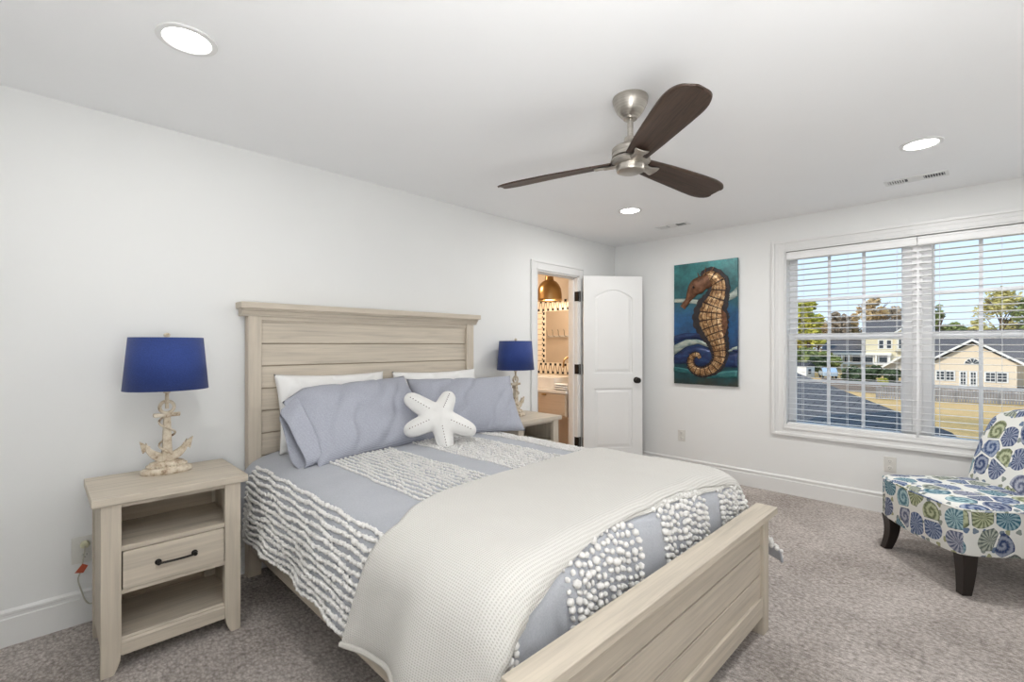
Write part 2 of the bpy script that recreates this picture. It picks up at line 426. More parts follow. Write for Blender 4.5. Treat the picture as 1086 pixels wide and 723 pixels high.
# blinds : two inside-mounted faux wood blinds
def blind(y0, y1, label, cordoff):
    bx = X1+.004
    t = thing('window_blind', label, 'blind', (bx+.03, (y0+y1)/2, WZ0+.02), 0, 'slatted blinds in the double window')
    MB().box(bx+.008, bx+.056, y0, y1, 2.096, 2.130).build('headrail', M_slat, t)
    m = MB(); m.prism([(bx-.004, 2.064), (bx+.004, 2.064), (bx+.006, 2.07), (bx+.006, 2.124), (bx-.006, 2.124), (bx-.006, 2.116), (bx-.002, 2.11), (bx-.002, 2.08), (bx-.006, 2.074)], y0-.001, y1+.001, 'xz')
    m.build('valance', M_slat, t)
    n = 31; za, zb = .655, 2.065; tilt = R(4)
    for i in range(n):
        z = za+(zb-za)*i/(n-1)
        Mx = Matrix.Translation((bx+.032, 0, z)) @ Matrix.Rotation(tilt, 4, 'Y')
        MB().box(-.024, .024, y0+.004, y1-.004, -.00145, .00145, Mx).build('slat', M_slat, t)
    MB().box(bx+.008, bx+.056, y0+.004, y1-.004, .612, .632).build('bottom_rail', M_slat, t, bevel=.004)
    for yy in (y0+.12, (y0+y1)/2, y1-.12):
        m = MB(); m.tube([(bx+.006, yy, .62), (bx+.006, yy, 2.10)], .0011, 5); m.tube([(bx+.058, yy, .62), (bx+.058, yy, 2.10)], .0011, 5)
        m.build('ladder_cord', M_slat, t)
    return t
blind(.378, WY1-.016, 'white slatted blind in the window half nearer the seahorse picture', 0)
b2 = blind(WY0+.016, .372, 'white slatted blind in the window half behind the armless chair', 0)
MB().tube([(X1-.001, .29, 2.06), (X1-.002, .288, 1.45)], .0035, 8).build('tilt_wand', plain('wand_grey', (.45, .46, .47, 1), .4), b2, smooth=True)

# ------------------------------------------------------------------ bathroom beyond the doorway
M_bwall = plain('bathroom_paint', (.80, .72, .62, 1), .7, var=.015)
M_btile = plain('bathroom_floor_planks', (.36, .22, .12, 1), .5, var=.15, scale=4)
BX0, BX1, BY0, BY1 = 3.0, 4.5, Y1+.115, 5.3
struct(MB().box(BX0, BX1, Y1+.0575, BY1, -.12, 0).build('floor_bathroom', M_btile))
struct(MB().box(BX0, BX1+.1, BY0, BY1+.1, H, H+.1).build('ceiling_bathroom', M_bwall))
struct(MB().box(BX1, BX1+.1, BY0, BY1, 0, H).build('wall_bathroom_right', M_bwall))
struct(MB().box(BX0-.1, BX0, BY0, BY1, 0, H).build('wall_bathroom_left', M_bwall))
struct(MB().box(BX0-.1, BX1+.1, BY1, BY1+.1, 0, H).build('wall_bathroom_back', M_bwall))
bl = bpy.data.lights.new('bathroom_fill', 'AREA'); blo = bpy.data.objects.new('bathroom_fill', bl); C.objects.link(blo)  # warm fill light added under the bathroom ceiling, no fixture there
bl.shape = 'DISK'; bl.size = .2; bl.energy = BATH_POWER; bl.color = (1, .76, .54); blo.location = (3.5, 4.2, H-.03)
M_van = wood('sand_vanity', (.56, .43, .31, 1), 1, contrast=.06); M_counter = plain('white_counter', (.80, .76, .70, 1), .25); M_basin = plain('white_ceramic', (.84, .82, .78, 1), .12)
M_brass = plain('aged_brass', (.42, .27, .12, 1), .28, 1.0, var=.12)
v = thing('bathroom_vanity', 'pale wooden wall-hung vanity seen through the open doorway', 'vanity', (4.2, 3.9, .545))
MB().box(3.965, 4.498, 3.165, 4.75, .545, .79).build('cabinet_body', M_van, v, bevel=.004)
MB().box(3.948, 4.499, 3.155, 4.76, .79, .822).build('countertop', M_counter, v, bevel=.004)
for ya, yb in ((3.17, 3.55), (3.56, 4.745)):
    dr = MB().box(3.951, 3.966, ya, yb, .56, .782).build('drawer', M_van, v, bevel=.003)
    MB().box(3.938, 3.952, (ya+yb)/2-.03+(0.1 if ya<3.3 else -.45), (ya+yb)/2+.03+(0.1 if ya<3.3 else -.45), .760, .778).build('drawer_pull', M_brass, dr, bevel=.003)
m = MB()
y0, y1, x0, x1 = 3.36, 3.92, 4.0, 4.36
for a in ((x0, x0+.018, y0, y1), (x1-.018, x1, y0, y1), (x0+.018, x1-.018, y0, y0+.018), (x0+.018, x1-.018, y1-.018, y1)): m.box(a[0], a[1], a[2], a[3], .822, .955)
m.box(x0+.018, x1-.018, y0+.018, y1-.018, .822, .85)
tag(m.build('vessel_sink', M_basin, bevel=.006), 'white rectangular vessel sink standing on the vanity', 'sink')
m = MB(); m.lathe([(.026, .822), (.026, .83), (.012, .836), (.011, 1.12)], 16, cx=4.27, cy=3.315)
m.tube([(4.27, 3.315, 1.10)] + [(4.27-.05+.05*math.cos(a*PI/8), 3.315+.006*a, 1.12+.05*math.sin(a*PI/8)) for a in range(9)] + [(4.17, 3.37, 1.06)], .010, 10)
tag(m.build('tall_faucet', M_brass, smooth=True), 'tall gooseneck brass faucet beside the vessel sink', 'faucet')
m = MB()
for k in range(3):
    def fn(i, j, k=k):
        a = 2*PI*i/20; return Vector((4.03+.065*math.cos(a)*(1-.05*k), 3.175+.16*j/5, .840+k*.022+.0115*math.sin(a)))
    rows = m.grid(fn, 20, 6, True); m.bm.faces.new([r[0] for r in rows]); m.bm.faces.new([r[-1] for r in rows][::-1])
tag(m.build('folded_towel', M_white, smooth=True), 'folded cream hand towel on the vanity counter', 'towel')
# mirror
mr = thing('wall_mirror', 'framed mirror with black and bone zigzag inlay above the vanity', 'mirror', (4.499, 3.6, .955))
s = NT('mirror_silver'); s.base((.92, .92, .92, 1)); s.set(.01, 1.0); M_mirror = s.m
fy0, fy1, fz0, fz1, fw = 3.17, 4.045, .955, 1.87, .14
MB().box(4.482, 4.488, fy0+fw-.005, fy1-fw+.005, fz0+fw-.005, fz1-fw+.005).build('mirror_glass', M_mirror, mr)
M_bone = plain('bone_inlay', (.78, .70, .58, 1), .4)
m = MB(); rect_frame(m, fy0, fy1, fz0, fz1, fw, 4.474, 4.499); m.build('mirror_frame', M_bone, mr, bevel=.002)
class _T:
    def __init__(s, name, mat): s.n, s.m = name, mat
    def box(s, *a): MB().box(*a).build(s.n, s.m, mr)
m = _T('black_inlay', M_blackplastic); mg = _T('grey_inlay', plain('horn_inlay', (.28, .2, .14, 1), .5)); xs = (4.4725, 4.4745)
st = .078; k = 0; y = fy1-.03
while y > fy0+.02:
    for zb in (fz0, fz1-fw):
        m.box(xs[0], xs[1], y-.022, y+.012, zb+.006, zb+.034); m.box(xs[0], xs[1], y-.022-st/2, y+.012-st/2, zb+fw-.034, zb+fw-.006)
        Mx = Matrix.Translation((0, y-st/4, zb+fw/2)) @ Matrix.Rotation(R(14), 4, 'X')
        mg.box(4.4727, 4.4743, -.0045, .0045, -.045, .045, Mx)
        Mx = Matrix.Translation((0, y-st*3/4, zb+fw/2)) @ Matrix.Rotation(R(-14), 4, 'X')
        mg.box(4.4727, 4.4743, -.0045, .0045, -.045, .045, Mx)
    y -= st
z = fz0+fw+.02
while z < fz1-fw-.02:
    for yb in (fy0, fy1-fw):
        m.box(xs[0], xs[1], yb+.006, yb+.036, z-.02, z+.014); m.box(xs[0], xs[1], yb+.036, yb+.05, z+.010, z+.03)
        mg.box(4.4727, 4.4743, yb+.05, yb+fw-.01, z-.003, z+.003)
    z += .066
# coat rack on the opposite wall (seen in the mirror)
hk = thing('hook_rail', 'white wall rail with coat hooks seen in the mirror', 'hook rail', (3.0, 4.8, 1.45))
MB().box(3.0, 3.02, 4.45, 5.15, 1.44, 1.47).build('rail', M_trim, hk)
for k in range(6):
    yy = 4.5+k*.12
    MB().tube([(3.02, yy, 1.455), (3.05, yy, 1.455), (3.07, yy, 1.48), (3.075, yy, 1.54), (3.09, yy, 1.56)], .006, 8).build('hook', M_nickel, hk, smooth=True)
pd = thing('pendant_lamp', 'aged brass dome pendant lamp glowing in the bathroom', 'lamp', (4.2, 3.60, 1.83))
Mp = Matrix.Translation((4.2, 3.60, 0))
m = MB()
prof = [(.148, 1.825), (.147, 1.85), (.145, 1.90), (.136, 1.96), (.115, 2.01), (.085, 2.045), (.055, 2.06), (.05, 2.075), (.045, 2.12), (.035, 2.15), (.012, 2.16)]
m.lathe(prof, 36, Mp, caps=False); m.build('lamp_dome', M_brass, pd, smooth=True, solid=.004)
MB().tube([(4.2, 3.6, 2.15), (4.2, 3.6, 2.44)], .006, 8).build('lamp_rod', M_brass, pd)
MB().ball((4.2, 3.6, 1.90), .045).build('bulb', emit('warm_bulb', (1, .75, .48, 1), 16), pd, smooth=True)
pl = bpy.data.lights.new('pendant_light', 'POINT'); plo = bpy.data.objects.new('pendant_light', pl); C.objects.link(plo)
pl.energy = 8; pl.color = (1, .76, .54); pl.shadow_soft_size = .05; plo.location = (4.2, 3.6, 1.835)

# ------------------------------------------------------------------ ceiling fittings
def can(x, y, label, power):
    t = thing('recessed_light', label, 'ceiling light', (x, y, H), 0, 'recessed ceiling lights')
    m = MB(); m.lathe([(.096, H), (.096, H-.006), (.078, H-.008), (.074, H-.004), (.074, H-.001)], 40, cx=x, cy=y, caps=False); m.build('trim_ring', M_trim, t, smooth=True)
    MB().lathe([(.075, H-.0035), (.075, H-.0005)], 40, cx=x, cy=y).build('diffuser', M_bulb, t)
    l = bpy.data.lights.new('can_light', 'AREA'); l.shape = 'DISK'; l.size = .15; l.energy = CAN_POWER*power; l.color = (1, .99, .975)
    o = bpy.data.objects.new('can_light', l); C.objects.link(o); o.location = (x, y, H-.012); 
can(.387, 2.09, 'round recessed ceiling light above the nearer bedside table', .34)
can(3.50, .264, 'round recessed ceiling light beside the wide vent', 1.9)
can(3.505, 2.118, 'round recessed ceiling light beyond the fan towards the doorway', 1.15)
can(.387, .264, 'round recessed ceiling light nearest the camera', .6)
def vent(cx, cy, L, W, rot, label, dark):
    t = thing('ceiling_vent', label, 'vent', (cx, cy, H), rot, 'ceiling air vents', world=False)
    m = MB(); m.box(-L/2, L/2, -W/2, -W/2+.018, -.006, 0); m.box(-L/2, L/2, W/2-.018, W/2, -.006, 0); m.box(-L/2, -L/2+.018, -W/2+.018, W/2-.018, -.006, 0); m.box(L/2-.018, L/2, -W/2+.018, W/2-.018, -.006, 0)
    m.build('vent_frame', M_trim, t, loc=(0,0,0))
    MB().box(-L/2+.018, L/2-.018, -W/2+.018, W/2-.018, -.0012, -.0002).build('vent_shade_sheet', plain('duct_shadow', (.10, .10, .105, 1), .8), t, loc=(0,0,0))  # flat dark sheet stands in for the shade inside the duct
    n = 22; a = L-.036
    for i in range(n):
        x = -a/2+a*(i+.5)/n
        ang = R(-50 if i < n*.36 else (0 if i < n*.64 else 50))
        if ang == 0: 
            continue
        Mx = Matrix.Translation((x, 0, -.0038)) @ Matrix.Rotation(ang, 4, 'Y')
        MB().box(-.0038, .0038, -W/2+.018, W/2-.018, -.0006, .0006, Mx).build('louver', M_trim, t, loc=(0,0,0))
    for k in range(5):
        yy = -W/2+.018+(W-.036)*(k+.5)/5
        Mx = Matrix.Translation((0, yy, -.0038)) @ Matrix.Rotation(R(35), 4, 'X')
        MB().box(-a*.14, a*.14, -.005, .005, -.0006, .0006, Mx).build('louver', M_trim, t, loc=(0,0,0))
    return t
vent(4.20, .345, .33, .12, R(90), 'wide white ceiling vent above the window', 0)
vent(4.23, 2.10, .30, .12, R(90), 'small white ceiling vent above the picture wall', 0)

# ceiling fan
FX, FY = 1.915, 1.155
fan = thing('ceiling_fan', 'three-blade ceiling fan with dark wood blades and brushed nickel motor', 'ceiling fan', (FX, FY, H))
Mf = Matrix.Translation((FX, FY, 0))
MB().lathe([(.078, H-.0005), (.080, H-.006), (.076, H-.03), (.062, H-.06), (.042, H-.085), (.034, H-.09), (.030, H-.098), (.020, H-.100)], 40, Mf).build('canopy', M_nickel, fan, smooth=True)
MB().lathe([(.013, H-.1), (.013, 2.21)], 20, Mf).build('downrod', M_nickel, fan, smooth=True)
m = MB(); m.lathe([(.014, 2.262), (.026, 2.258), (.030, 2.235), (.040, 2.222), (.076, 2.212), (.083, 2.205), (.083, 2.187), (.0815, 2.186), (.0815, 2.183), (.083, 2.182), (.083, 2.168), (.070, 2.163)], 48, Mf)
m.build('motor_housing', M_nickel, fan, smooth=True, angle=30)
m = MB(); m.lathe([(.070, 2.162), (.088, 2.158), (.090, 2.146), (.080, 2.136), (.066, 2.132)], 48, Mf); m.build('blade_hub', M_nickel, fan, smooth=True, angle=30)
m = MB(); m.lathe([(.062, 2.134), (.063, 2.112), (.060, 2.104), (.050, 2.100), (.001, 2.099)], 48, Mf, caps=False); m.build('switch_cap', M_nickel, fan, smooth=True, angle=30)
def blade_outline():
    pts = []
    L0, L1 = .085, .67
    up = [(.085, .050), (.13, .054), (.22, .062), (.34, .070), (.46, .077), (.54, .080)]
    for k in range(1, 15):
        a = PI/2*k/14; up.append((.545+.126*math.sin(a)**1.0, .080*math.cos(a)**.55))
    return up
for ang in (-10.3, 109.7, 229.7):
    bmx = Matrix.Translation((FX, FY, 2.15)) @ Matrix.Rotation(R(ang), 4, 'Z') @ Matrix.Rotation(R(-13), 4, 'X')
    m = MB(); n = 44; up = blade_outline()
    def fn(i, j, sgn=0):
        t = i/(n-1); x = .085+(.671-.085)*(1-(1-t)**2.0); hw = interp(up, x); y = -hw+2*hw*j/8
        z = -.020*(x/.67)**2 + .006*math.cos(PI*(j/8-.5)) 
        return Vector((x, y, z))
    m.grid(fn, n, 9)
    bl_ = m.build('fan_blade', M_blade, fan, smooth=True, solid=.008, loc=(0, 0, 0))
    bl_.matrix_local = Matrix.Translation(-Vector(fan.location)) @ bmx
    m = MB()
    ph = [(.06, .030), (.085, .026), (.105, .020), (.125, .021), (.150, .030), (.160, .030)]
    def fa(i, j):
        x = .05+.115*i/12; hw = interp(ph, x); y = -hw+2*hw*j/6
        return Vector((x, y, -.006-.008*math.cos(PI*(j/6-.5))*(1 if x<.12 else .5) - .02*(x/.67)**2 - (0.004)))
    m.grid(fa, 13, 7)
    ir = m.build('blade_iron', M_nickel, fan, smooth=True, solid=-.004, loc=(0, 0, 0))
    ir.matrix_local = Matrix.Translation(-Vector(fan.location)) @ bmx

# ------------------------------------------------------------------ bed frame
HX0, HX1 = .832, 2.488
bed = thing('bed', 'whitewashed oak queen bed frame with plank headboard and low footboard', 'bed', (1.63, 1.85, 0))
for xa in (HX0, HX1-.07):
    m = MB(); m.box(xa, xa+.07, 2.935, 3.0, 0, 1.475); m.build('headboard_post', M_oakz, bed, bevel=.003)
m = MB()
m.box(.786, 2.53, 2.893, 3.008, 1.517, 1.552)
m.build('headboard_cap', M_oakx, bed, bevel=.003)
m = MB()
m.prism([(2.908, 1.517), (2.908, 1.508), (2.920, 1.502), (2.926, 1.49), (2.932, 1.484), (2.932, 1.475), (3.004, 1.475), (3.004, 1.517)], .80, 2.516, 'yz')
m.prism([(2.944, 1.475), (2.944, 1.455), (2.950, 1.452), (2.956, 1.440), (2.985, 1.440), (2.985, 1.475)], HX0+.07, HX1-.07, 'yz')
m.build('headboard_molding', M_oakx, bed, bevel=.0015)
z = 1.447
for k in range(8):
    z1 = z-.1295; MB().box(HX0+.068, HX1-.068, 2.958, 2.985, z1+.0055, z-.001).build('headboard_plank', M_oakx, bed, bevel=.002)
    z = z1
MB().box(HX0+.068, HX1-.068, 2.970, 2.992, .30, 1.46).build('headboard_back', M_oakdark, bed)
# footboard
FX0, FX1 = .79, 2.378
for xa, s_ in ((FX0, 1), (FX1-.065, -1)):
    m = MB(); m.box(xa, xa+.065, .712, .775, 0, .527); m.build('footboard_post', M_oakz, bed, bevel=.003)
MB().box(.742, 2.433, .690, .782, .527, .558).build('footboard_cap', M_oakx, bed, bevel=.003)
zz = [.527, .400, .268, .15]
for a, b in zip(zz, zz[1:]):
    MB().box(FX0+.063, FX1-.063, .728, .755, b+.0065, a-.001).build('footboard_plank', M_oakx, bed, bevel=.002)
MB().box(FX0+.063, FX1-.063, .716, .768, .085, .172).build('footboard_rail', M_oakx, bed, bevel=.003)
MB().box(FX0+.063, FX1-.063, .745, .762, .09, .527).build('footboard_back', M_oakdark, bed)
for xa in (.845, 2.335):
    m = MB(); m.box(xa, xa+.028, .77, 2.94, .15, .36); m.build('side_rail', M_oaky, bed, bevel=.003)
m = MB()
for y in (1.2, 1.75, 2.3): m.box(.872, 2.336, y-.03, y+.03, .22, .25)
m.build('slat_support', M_oakdark, bed)
m = MB(); m.box(.90, 2.38, .905, 2.93, .25, .655)
tag(m.build('mattress', M_white, smooth=True, bevel=.05, seg=4), 'white mattress almost hidden beneath the striped duvet', 'mattress')

# ------------------------------------------------------------------ duvet surface
# cross profile: s -> (x, z);  s measured across the bed
_prof = [(.760, .315), (.768, .40), (.782, .50), (.806, .585), (.850, .642), (.915, .675), (1.02, .693), (1.2, .703), (1.45, .709), (1.7, .710), (2.0, .706), (2.2, .699), (2.32, .685), (2.395, .655), (2.44, .60), (2.462, .51), (2.475, .42), (2.48, .33)]
_pl = catmull([(x, z, 0) for x, z in _prof], 260)
_acc = [0]
for a, b in zip(_pl, _pl[1:]): _acc.append(_acc[-1]+(b-a).length)
SMAX = _acc[-1]
def prof(s):
    s = max(0, min(SMAX, s)); lo, hi = 0, len(_acc)-1
    while hi-lo > 1:
        mid = (lo+hi)//2
        if _acc[mid] <= s: lo = mid
        else: hi = mid
    f = (s-_acc[lo])/max(1e-9, _acc[hi]-_acc[lo]); p = _pl[lo].lerp(_pl[hi], f); return p.x, p.y
def s_of_x(x):
    best = min(range(30, 230), key=lambda i: abs(_pl[i].x-x) + (0 if _pl[i].y > .55 else 1)); return _acc[best]
T_FLAT = 2.0    # y = 2.93 - t on the flat, then round over the foot
def surf(s, t, off=0.0):
    """t from 0 (head, y=2.93) ; t>~2.0 falls over the foot."""
    def raw(s, t):
        x, z = prof(s)
        hem = .20
        if t <= 1.98: y = 2.93-t; dr = 0
        else:
            q = t-1.98; r = .105
            if q < r*PI/2: a = q/r; y = .95-r*math.sin(a); dr = r*(1-math.cos(a))
            else: y = .845-.10*(q-r*PI/2); dr = r+(q-r*PI/2)
        k = (z-hem)/(.70-hem); z2 = z-dr*max(0, k)
        side = max(0, (.66-z)/.34) if x < 1.6 else max(0, (.66-z)/.34)*.6
        wv = .016*side*(math.sin(y*9+1.3)+.7*math.sin(y*17+z*9)) + .012*side*nz(y*5, z*7, 2)
        top = .006*nz(x*3.1, y*3.1, 5)+.003*nz(x*9, y*9, 1)
        if x < 1.6: x += wv-.004
        else: x += abs(wv)
        z2 += top*(1-min(1, side))
        if x < 1.6: z2 += side*.012*math.sin(y*11+.5)
        if x > 2.40 and z < .6: x += .075*sstep(1.55, 2.0, t)*(.6-z)/.27; y -= .13*sstep(2.08, 2.31, t)*min(1, (.6-z)/.15)
        if t > 2.0 and side < .2:  # soft vertical folds on the foot drop
            y += .006*math.sin(x*38)*sstep(2.0, 2.15, t)
        return Vector((x, y, z2))
    p = raw(s, t)
    if off == 0: return p
    e = .004; ds = raw(s+e, t)-raw(max(0, s-e), t); dt = raw(s, t+e)-raw(s, t-e)
    n = dt.cross(ds)
    if n.length < 1e-9: return p
    n.normalize()
    return p+n*off
TEND = 2.31
m = MB(); nu, nv = 150, 150
def fd(i, j): return surf(SMAX*i/(nu-1), -.005+(TEND+.005)*j/(nv-1))
m.grid(fd, nu, nv)
duvet = m.build('duvet', M_duvet, smooth=True, angle=0, solid=.012)
tag(duvet, 'blue grey duvet with bands of white tufts covering the bed', 'duvet')
# blanket footprint on the (s,t) sheet
SL = s_of_x(.90)
def bl_head(s):   # t of the blanket's edge nearer the pillows
    x = prof(s)[0]
    if s < SL: y = 1.455+.075*(1-s/SL)
    else: y = interp([(.9, 1.455), (.99, 1.51), (1.17, 1.562), (1.68, 1.580), (2.58, 1.63)], x)
    return 2.93-y
def bl_foot(s):
    x = prof(s)[0]
    if s < SL: y = .83-.05*(1-s/SL)
    else: y = interp([(.9, .845), (1.07, .875), (1.3, .90), (1.85, .905), (2.3, .865), (2.6, .85)], x)
    return 2.93-y if y > .95 else 1.98+ (.95-y)*1.15
bands = [('side', 0.006, s_of_x(.868)), ('t1', s_of_x(1.075), s_of_x(1.47)), ('t2', s_of_x(1.63), s_of_x(2.01)), ('t3', s_of_x(2.16), SMAX-.01)]
step = .0285
base_ico = bmesh.new(); bmesh.ops.create_icosphere(base_ico, subdivisions=1, radius=1)
iv = [v.co.copy() for v in base_ico.verts]; base_ico.verts.index_update(); iff = [[v.index for v in f.verts] for f in base_ico.faces]; base_ico.free()
rnd = random.Random(3)
for nm, sa, sb in bands:
    V = []; Fc = []
    nrow = int((sb-sa)/step)+1
    for r_ in range(nrow):
        s0 = sa+step*r_
        if s0 > sb: break
        t = .12
        while t < TEND-.02:
            foot = t > 1.93
            dense = .0115 if not foot else .026
            if nm != 'side' and not foot: dense = .0125
            s1 = s0+.004*math.sin(t*23+r_*1.7)+rnd.uniform(-.003, .003)
            hid = bl_head(s1)+.03 < t < bl_foot(s1)-.03
            if not hid:
                sz = (rnd.uniform(.0072, .0112) if nm == 'side' else rnd.uniform(.0055, .0082)) if not foot else rnd.uniform(.009, .0135)
                p = surf(s1, t, sz*.6)
                A = Matrix.Rotation(rnd.uniform(0, 6.28), 3, 'Z') @ Matrix.Rotation(rnd.uniform(-.6, .6), 3, 'X') @ Matrix.Diagonal((rnd.uniform(.75, 1.35), rnd.uniform(.75, 1.2), rnd.uniform(.8, 1.2)))
                b0 = len(V)
                for c in iv: V.append(p+(A @ c)*sz)
                Fc += [[b0+k for k in f] for f in iff]
            t += dense*rnd.uniform(.8, 1.2)
    me = bpy.data.meshes.new('tufted_band'); me.from_pydata([tuple(v) for v in V], [], Fc); me.materials.append(M_tuft); me.shade_smooth()
    o = bpy.data.objects.new('tufted_band', me); C.objects.link(o); o.parent = duvet; o['label'] = 'rows of white tufts'; o['kind'] = 'stuff'
# blanket
def uv_from(o, fn):
    me = o.data; uv = me.uv_layers.new(name='UVMap')
    for l in me.loops: uv.data[l.index].uv = fn(me.vertices[l.vertex_index])
def make_blanket(name, off, thick, ta, tb, s_lo, s_hi, nu, nv):
    m = MB(); st = []
    def fn(i, j):
        s = s_lo+(s_hi-s_lo)*i/(nu-1); a = ta(s); b = tb(s); t = a+(b-a)*j/(nv-1)
        e = min(1, min(i, nu-1-i)/3, min(j, nv-1-j)/3) 
        st.append((s, t))
        p = surf(max(0.0, s), t, off*(.55+.45*e))
        side = sstep(SL, 0, s) if s < SL else 0
        p.x -= side*(.010+.016*math.sin(p.y*13+.5)*side+.006*math.sin(p.y*29))
        p.z -= side*.008*math.sin(p.y*9+2) + (-.0035*nz(p.x*7, p.y*7, 3) if side < .2 else 0)
        return p
    m.grid(fn, nu, nv)
    o = m.build(name, M_waffle, smooth=True, angle=0)
    uv = o.data.uv_layers.new(name='UVMap')
    for l in o.data.loops: uv.data[l.index].uv = st[l.vertex_index]
    md = o.modifiers.new('solid', 'SOLIDIFY'); md.thickness = thick; md.offset = 0
    md = o.modifiers.new('bev', 'BEVEL'); md.width = thick*.4; md.segments = 2; md.limit_method = 'ANGLE'; md.angle_limit = R(60)
    return o
blk = make_blanket('throw_blanket', .022, .012, bl_head, bl_foot, .012, SMAX-.12, 170, 90)
tag(blk, 'cream waffle-knit throw blanket folded across the foot of the bed', 'blanket')
u2 = make_blanket('under_fold', .010, .008, lambda s: bl_foot(s)-.10, lambda s: bl_foot(s)+.012+.012*math.sin(s*5+.8), .03, SMAX-.13, 150, 12)
u2.parent = blk
hem = []
for k in range(70):
    t = bl_head(.012)+(bl_foot(.012)-bl_head(.012))*k/69; p = surf(.012, t, .022)
    p.x -= .010+.016*math.sin(p.y*13+.5)+.006*math.sin(p.y*29); p.z -= .008*math.sin(p.y*9+2); hem.append(p)
MB().tube(hem, .0095, 8).build('rolled_hem', M_waffle, blk, smooth=True)

# ------------------------------------------------------------------ pillows
def pillow(name, mat, w, h, th, loc, rz, lean, label, flap=0, seed=0, group=None, tw=0, sag=.0, pw=2.6):
    """local: x width, y up the pillow, z out of its face; lean = angle of the face from lying flat"""
    m = MB(); nu, nv = 54, 34; uvs = []
    for side in (1, -1):
        def fn(i, j):
            u = -1+2*i/(nu-1); v = -1+2*j/(nv-1)
            prof_ = max(0, (1-abs(u)**pw))**.55*max(0, (1-abs(v)**pw))**.55
            bulge = .06*(1-v*v)*abs(u)**3; bulv = .07*(1-u*u)*abs(v)**3
            x = u*(w/2)*(1-.055*(1-v*v)*abs(u)**2) ; y = v*(h/2)*(1-.07*(1-u*u)*abs(v)**2)
            z = side*th/2*prof_
            k = nz(x*5+seed, y*5, side*2+seed); k2 = nz(x*13+seed, y*9, side+seed*2)
            cr = abs(math.sin((u*2.2-v*1.1+seed)*2.4+2*nz(u*1.5, v*1.5, seed)))
            z += side*(k*.016+k2*.008-.020*(1-cr)**3)*min(1, prof_*2)
            y += sag*math.cos(u*PI/2)*(1 if v > 0 else .0)*-1
            if flap and u < -.70:   # open end of the case sags
                f = (-.70-u)/.30
                y -= f*.075*(1+v)*.5
                x += f*.015*(1-v)
                z += .010*f*math.sin(v*5)
            uvs.append((x, y)); return Vector((x, y, z))
        m.grid(fn, nu, nv)
    n0 = len(uvs)
    bmesh.ops.remove_doubles(m.bm, verts=m.bm.verts, dist=.00005)
    o = m.build(name, mat, smooth=True, angle=0)
    uv_from(o, lambda v: (v.co.x, v.co.y))
    o.matrix_world = Matrix.Translation(loc) @ Matrix.Rotation(rz, 4, 'Z') @ Matrix.Rotation(lean, 4, 'X') @ Matrix.Rotation(tw, 4, 'Z')
    tag(o, label, 'pillow', group)
    return o
pillow('bed_pillow', M_white, .70, .46, .14, (1.305, 2.855, .915), 0, R(76), 'white pillow against the headboard behind the sham nearer the first lamp', seed=2, group='white pillows', tw=R(-.8))
pillow('bed_pillow', M_white, .72, .46, .14, (2.09, 2.84, .905), R(-3), R(74), 'white pillow against the headboard behind the starfish cushion', seed=5, group='white pillows')
sham = pillow('pillow_sham', M_sham, .86, .51, .23, (1.375, 2.62, .888), R(5), R(50), 'blue grey pillow sham with loose open end beside the nearer bedside table', flap=.06, seed=1.5, group='blue grey pillow shams', tw=R(3))
m = MB(); uvl = []
def cuff(i, j):
    a = 2*PI*i/48; f = j/9
    hh = .200-.010*f; tt = .055+.02*math.sin(a*3+f*2)*f+.03*f*max(0, -math.sin(a))
    y = hh*math.copysign(abs(math.sin(a))**.8, math.sin(a))-.015-.04*f*(.4+.6*max(0, math.sin(a)))
    z = tt*math.copysign(abs(math.cos(a))**.8, math.cos(a))*(1-.25*f)+.006*math.sin(a*5)*f-.02*f
    x = -.365-.095*f-.012*math.sin(a*2+1)*f
    uvl.append((x, y)); return Vector((x, y, z))
m.grid(cuff, 48, 10, True)
cf = m.build('open_hem', M_sham, sham, smooth=True, angle=0, solid=.004, loc=(0, 0, 0)); uv_from(cf, lambda v: (v.co.x, v.co.y)); cf['label'] = 'loose open end of the pillowcase'
pillow('pillow_sham', M_sham, .80, .46, .20, (2.145, 2.605, .885), R(-19), R(56), 'blue grey pillow sham behind the starfish cushion near the farther lamp', seed=4.2, group='blue grey pillow shams', tw=R(0))

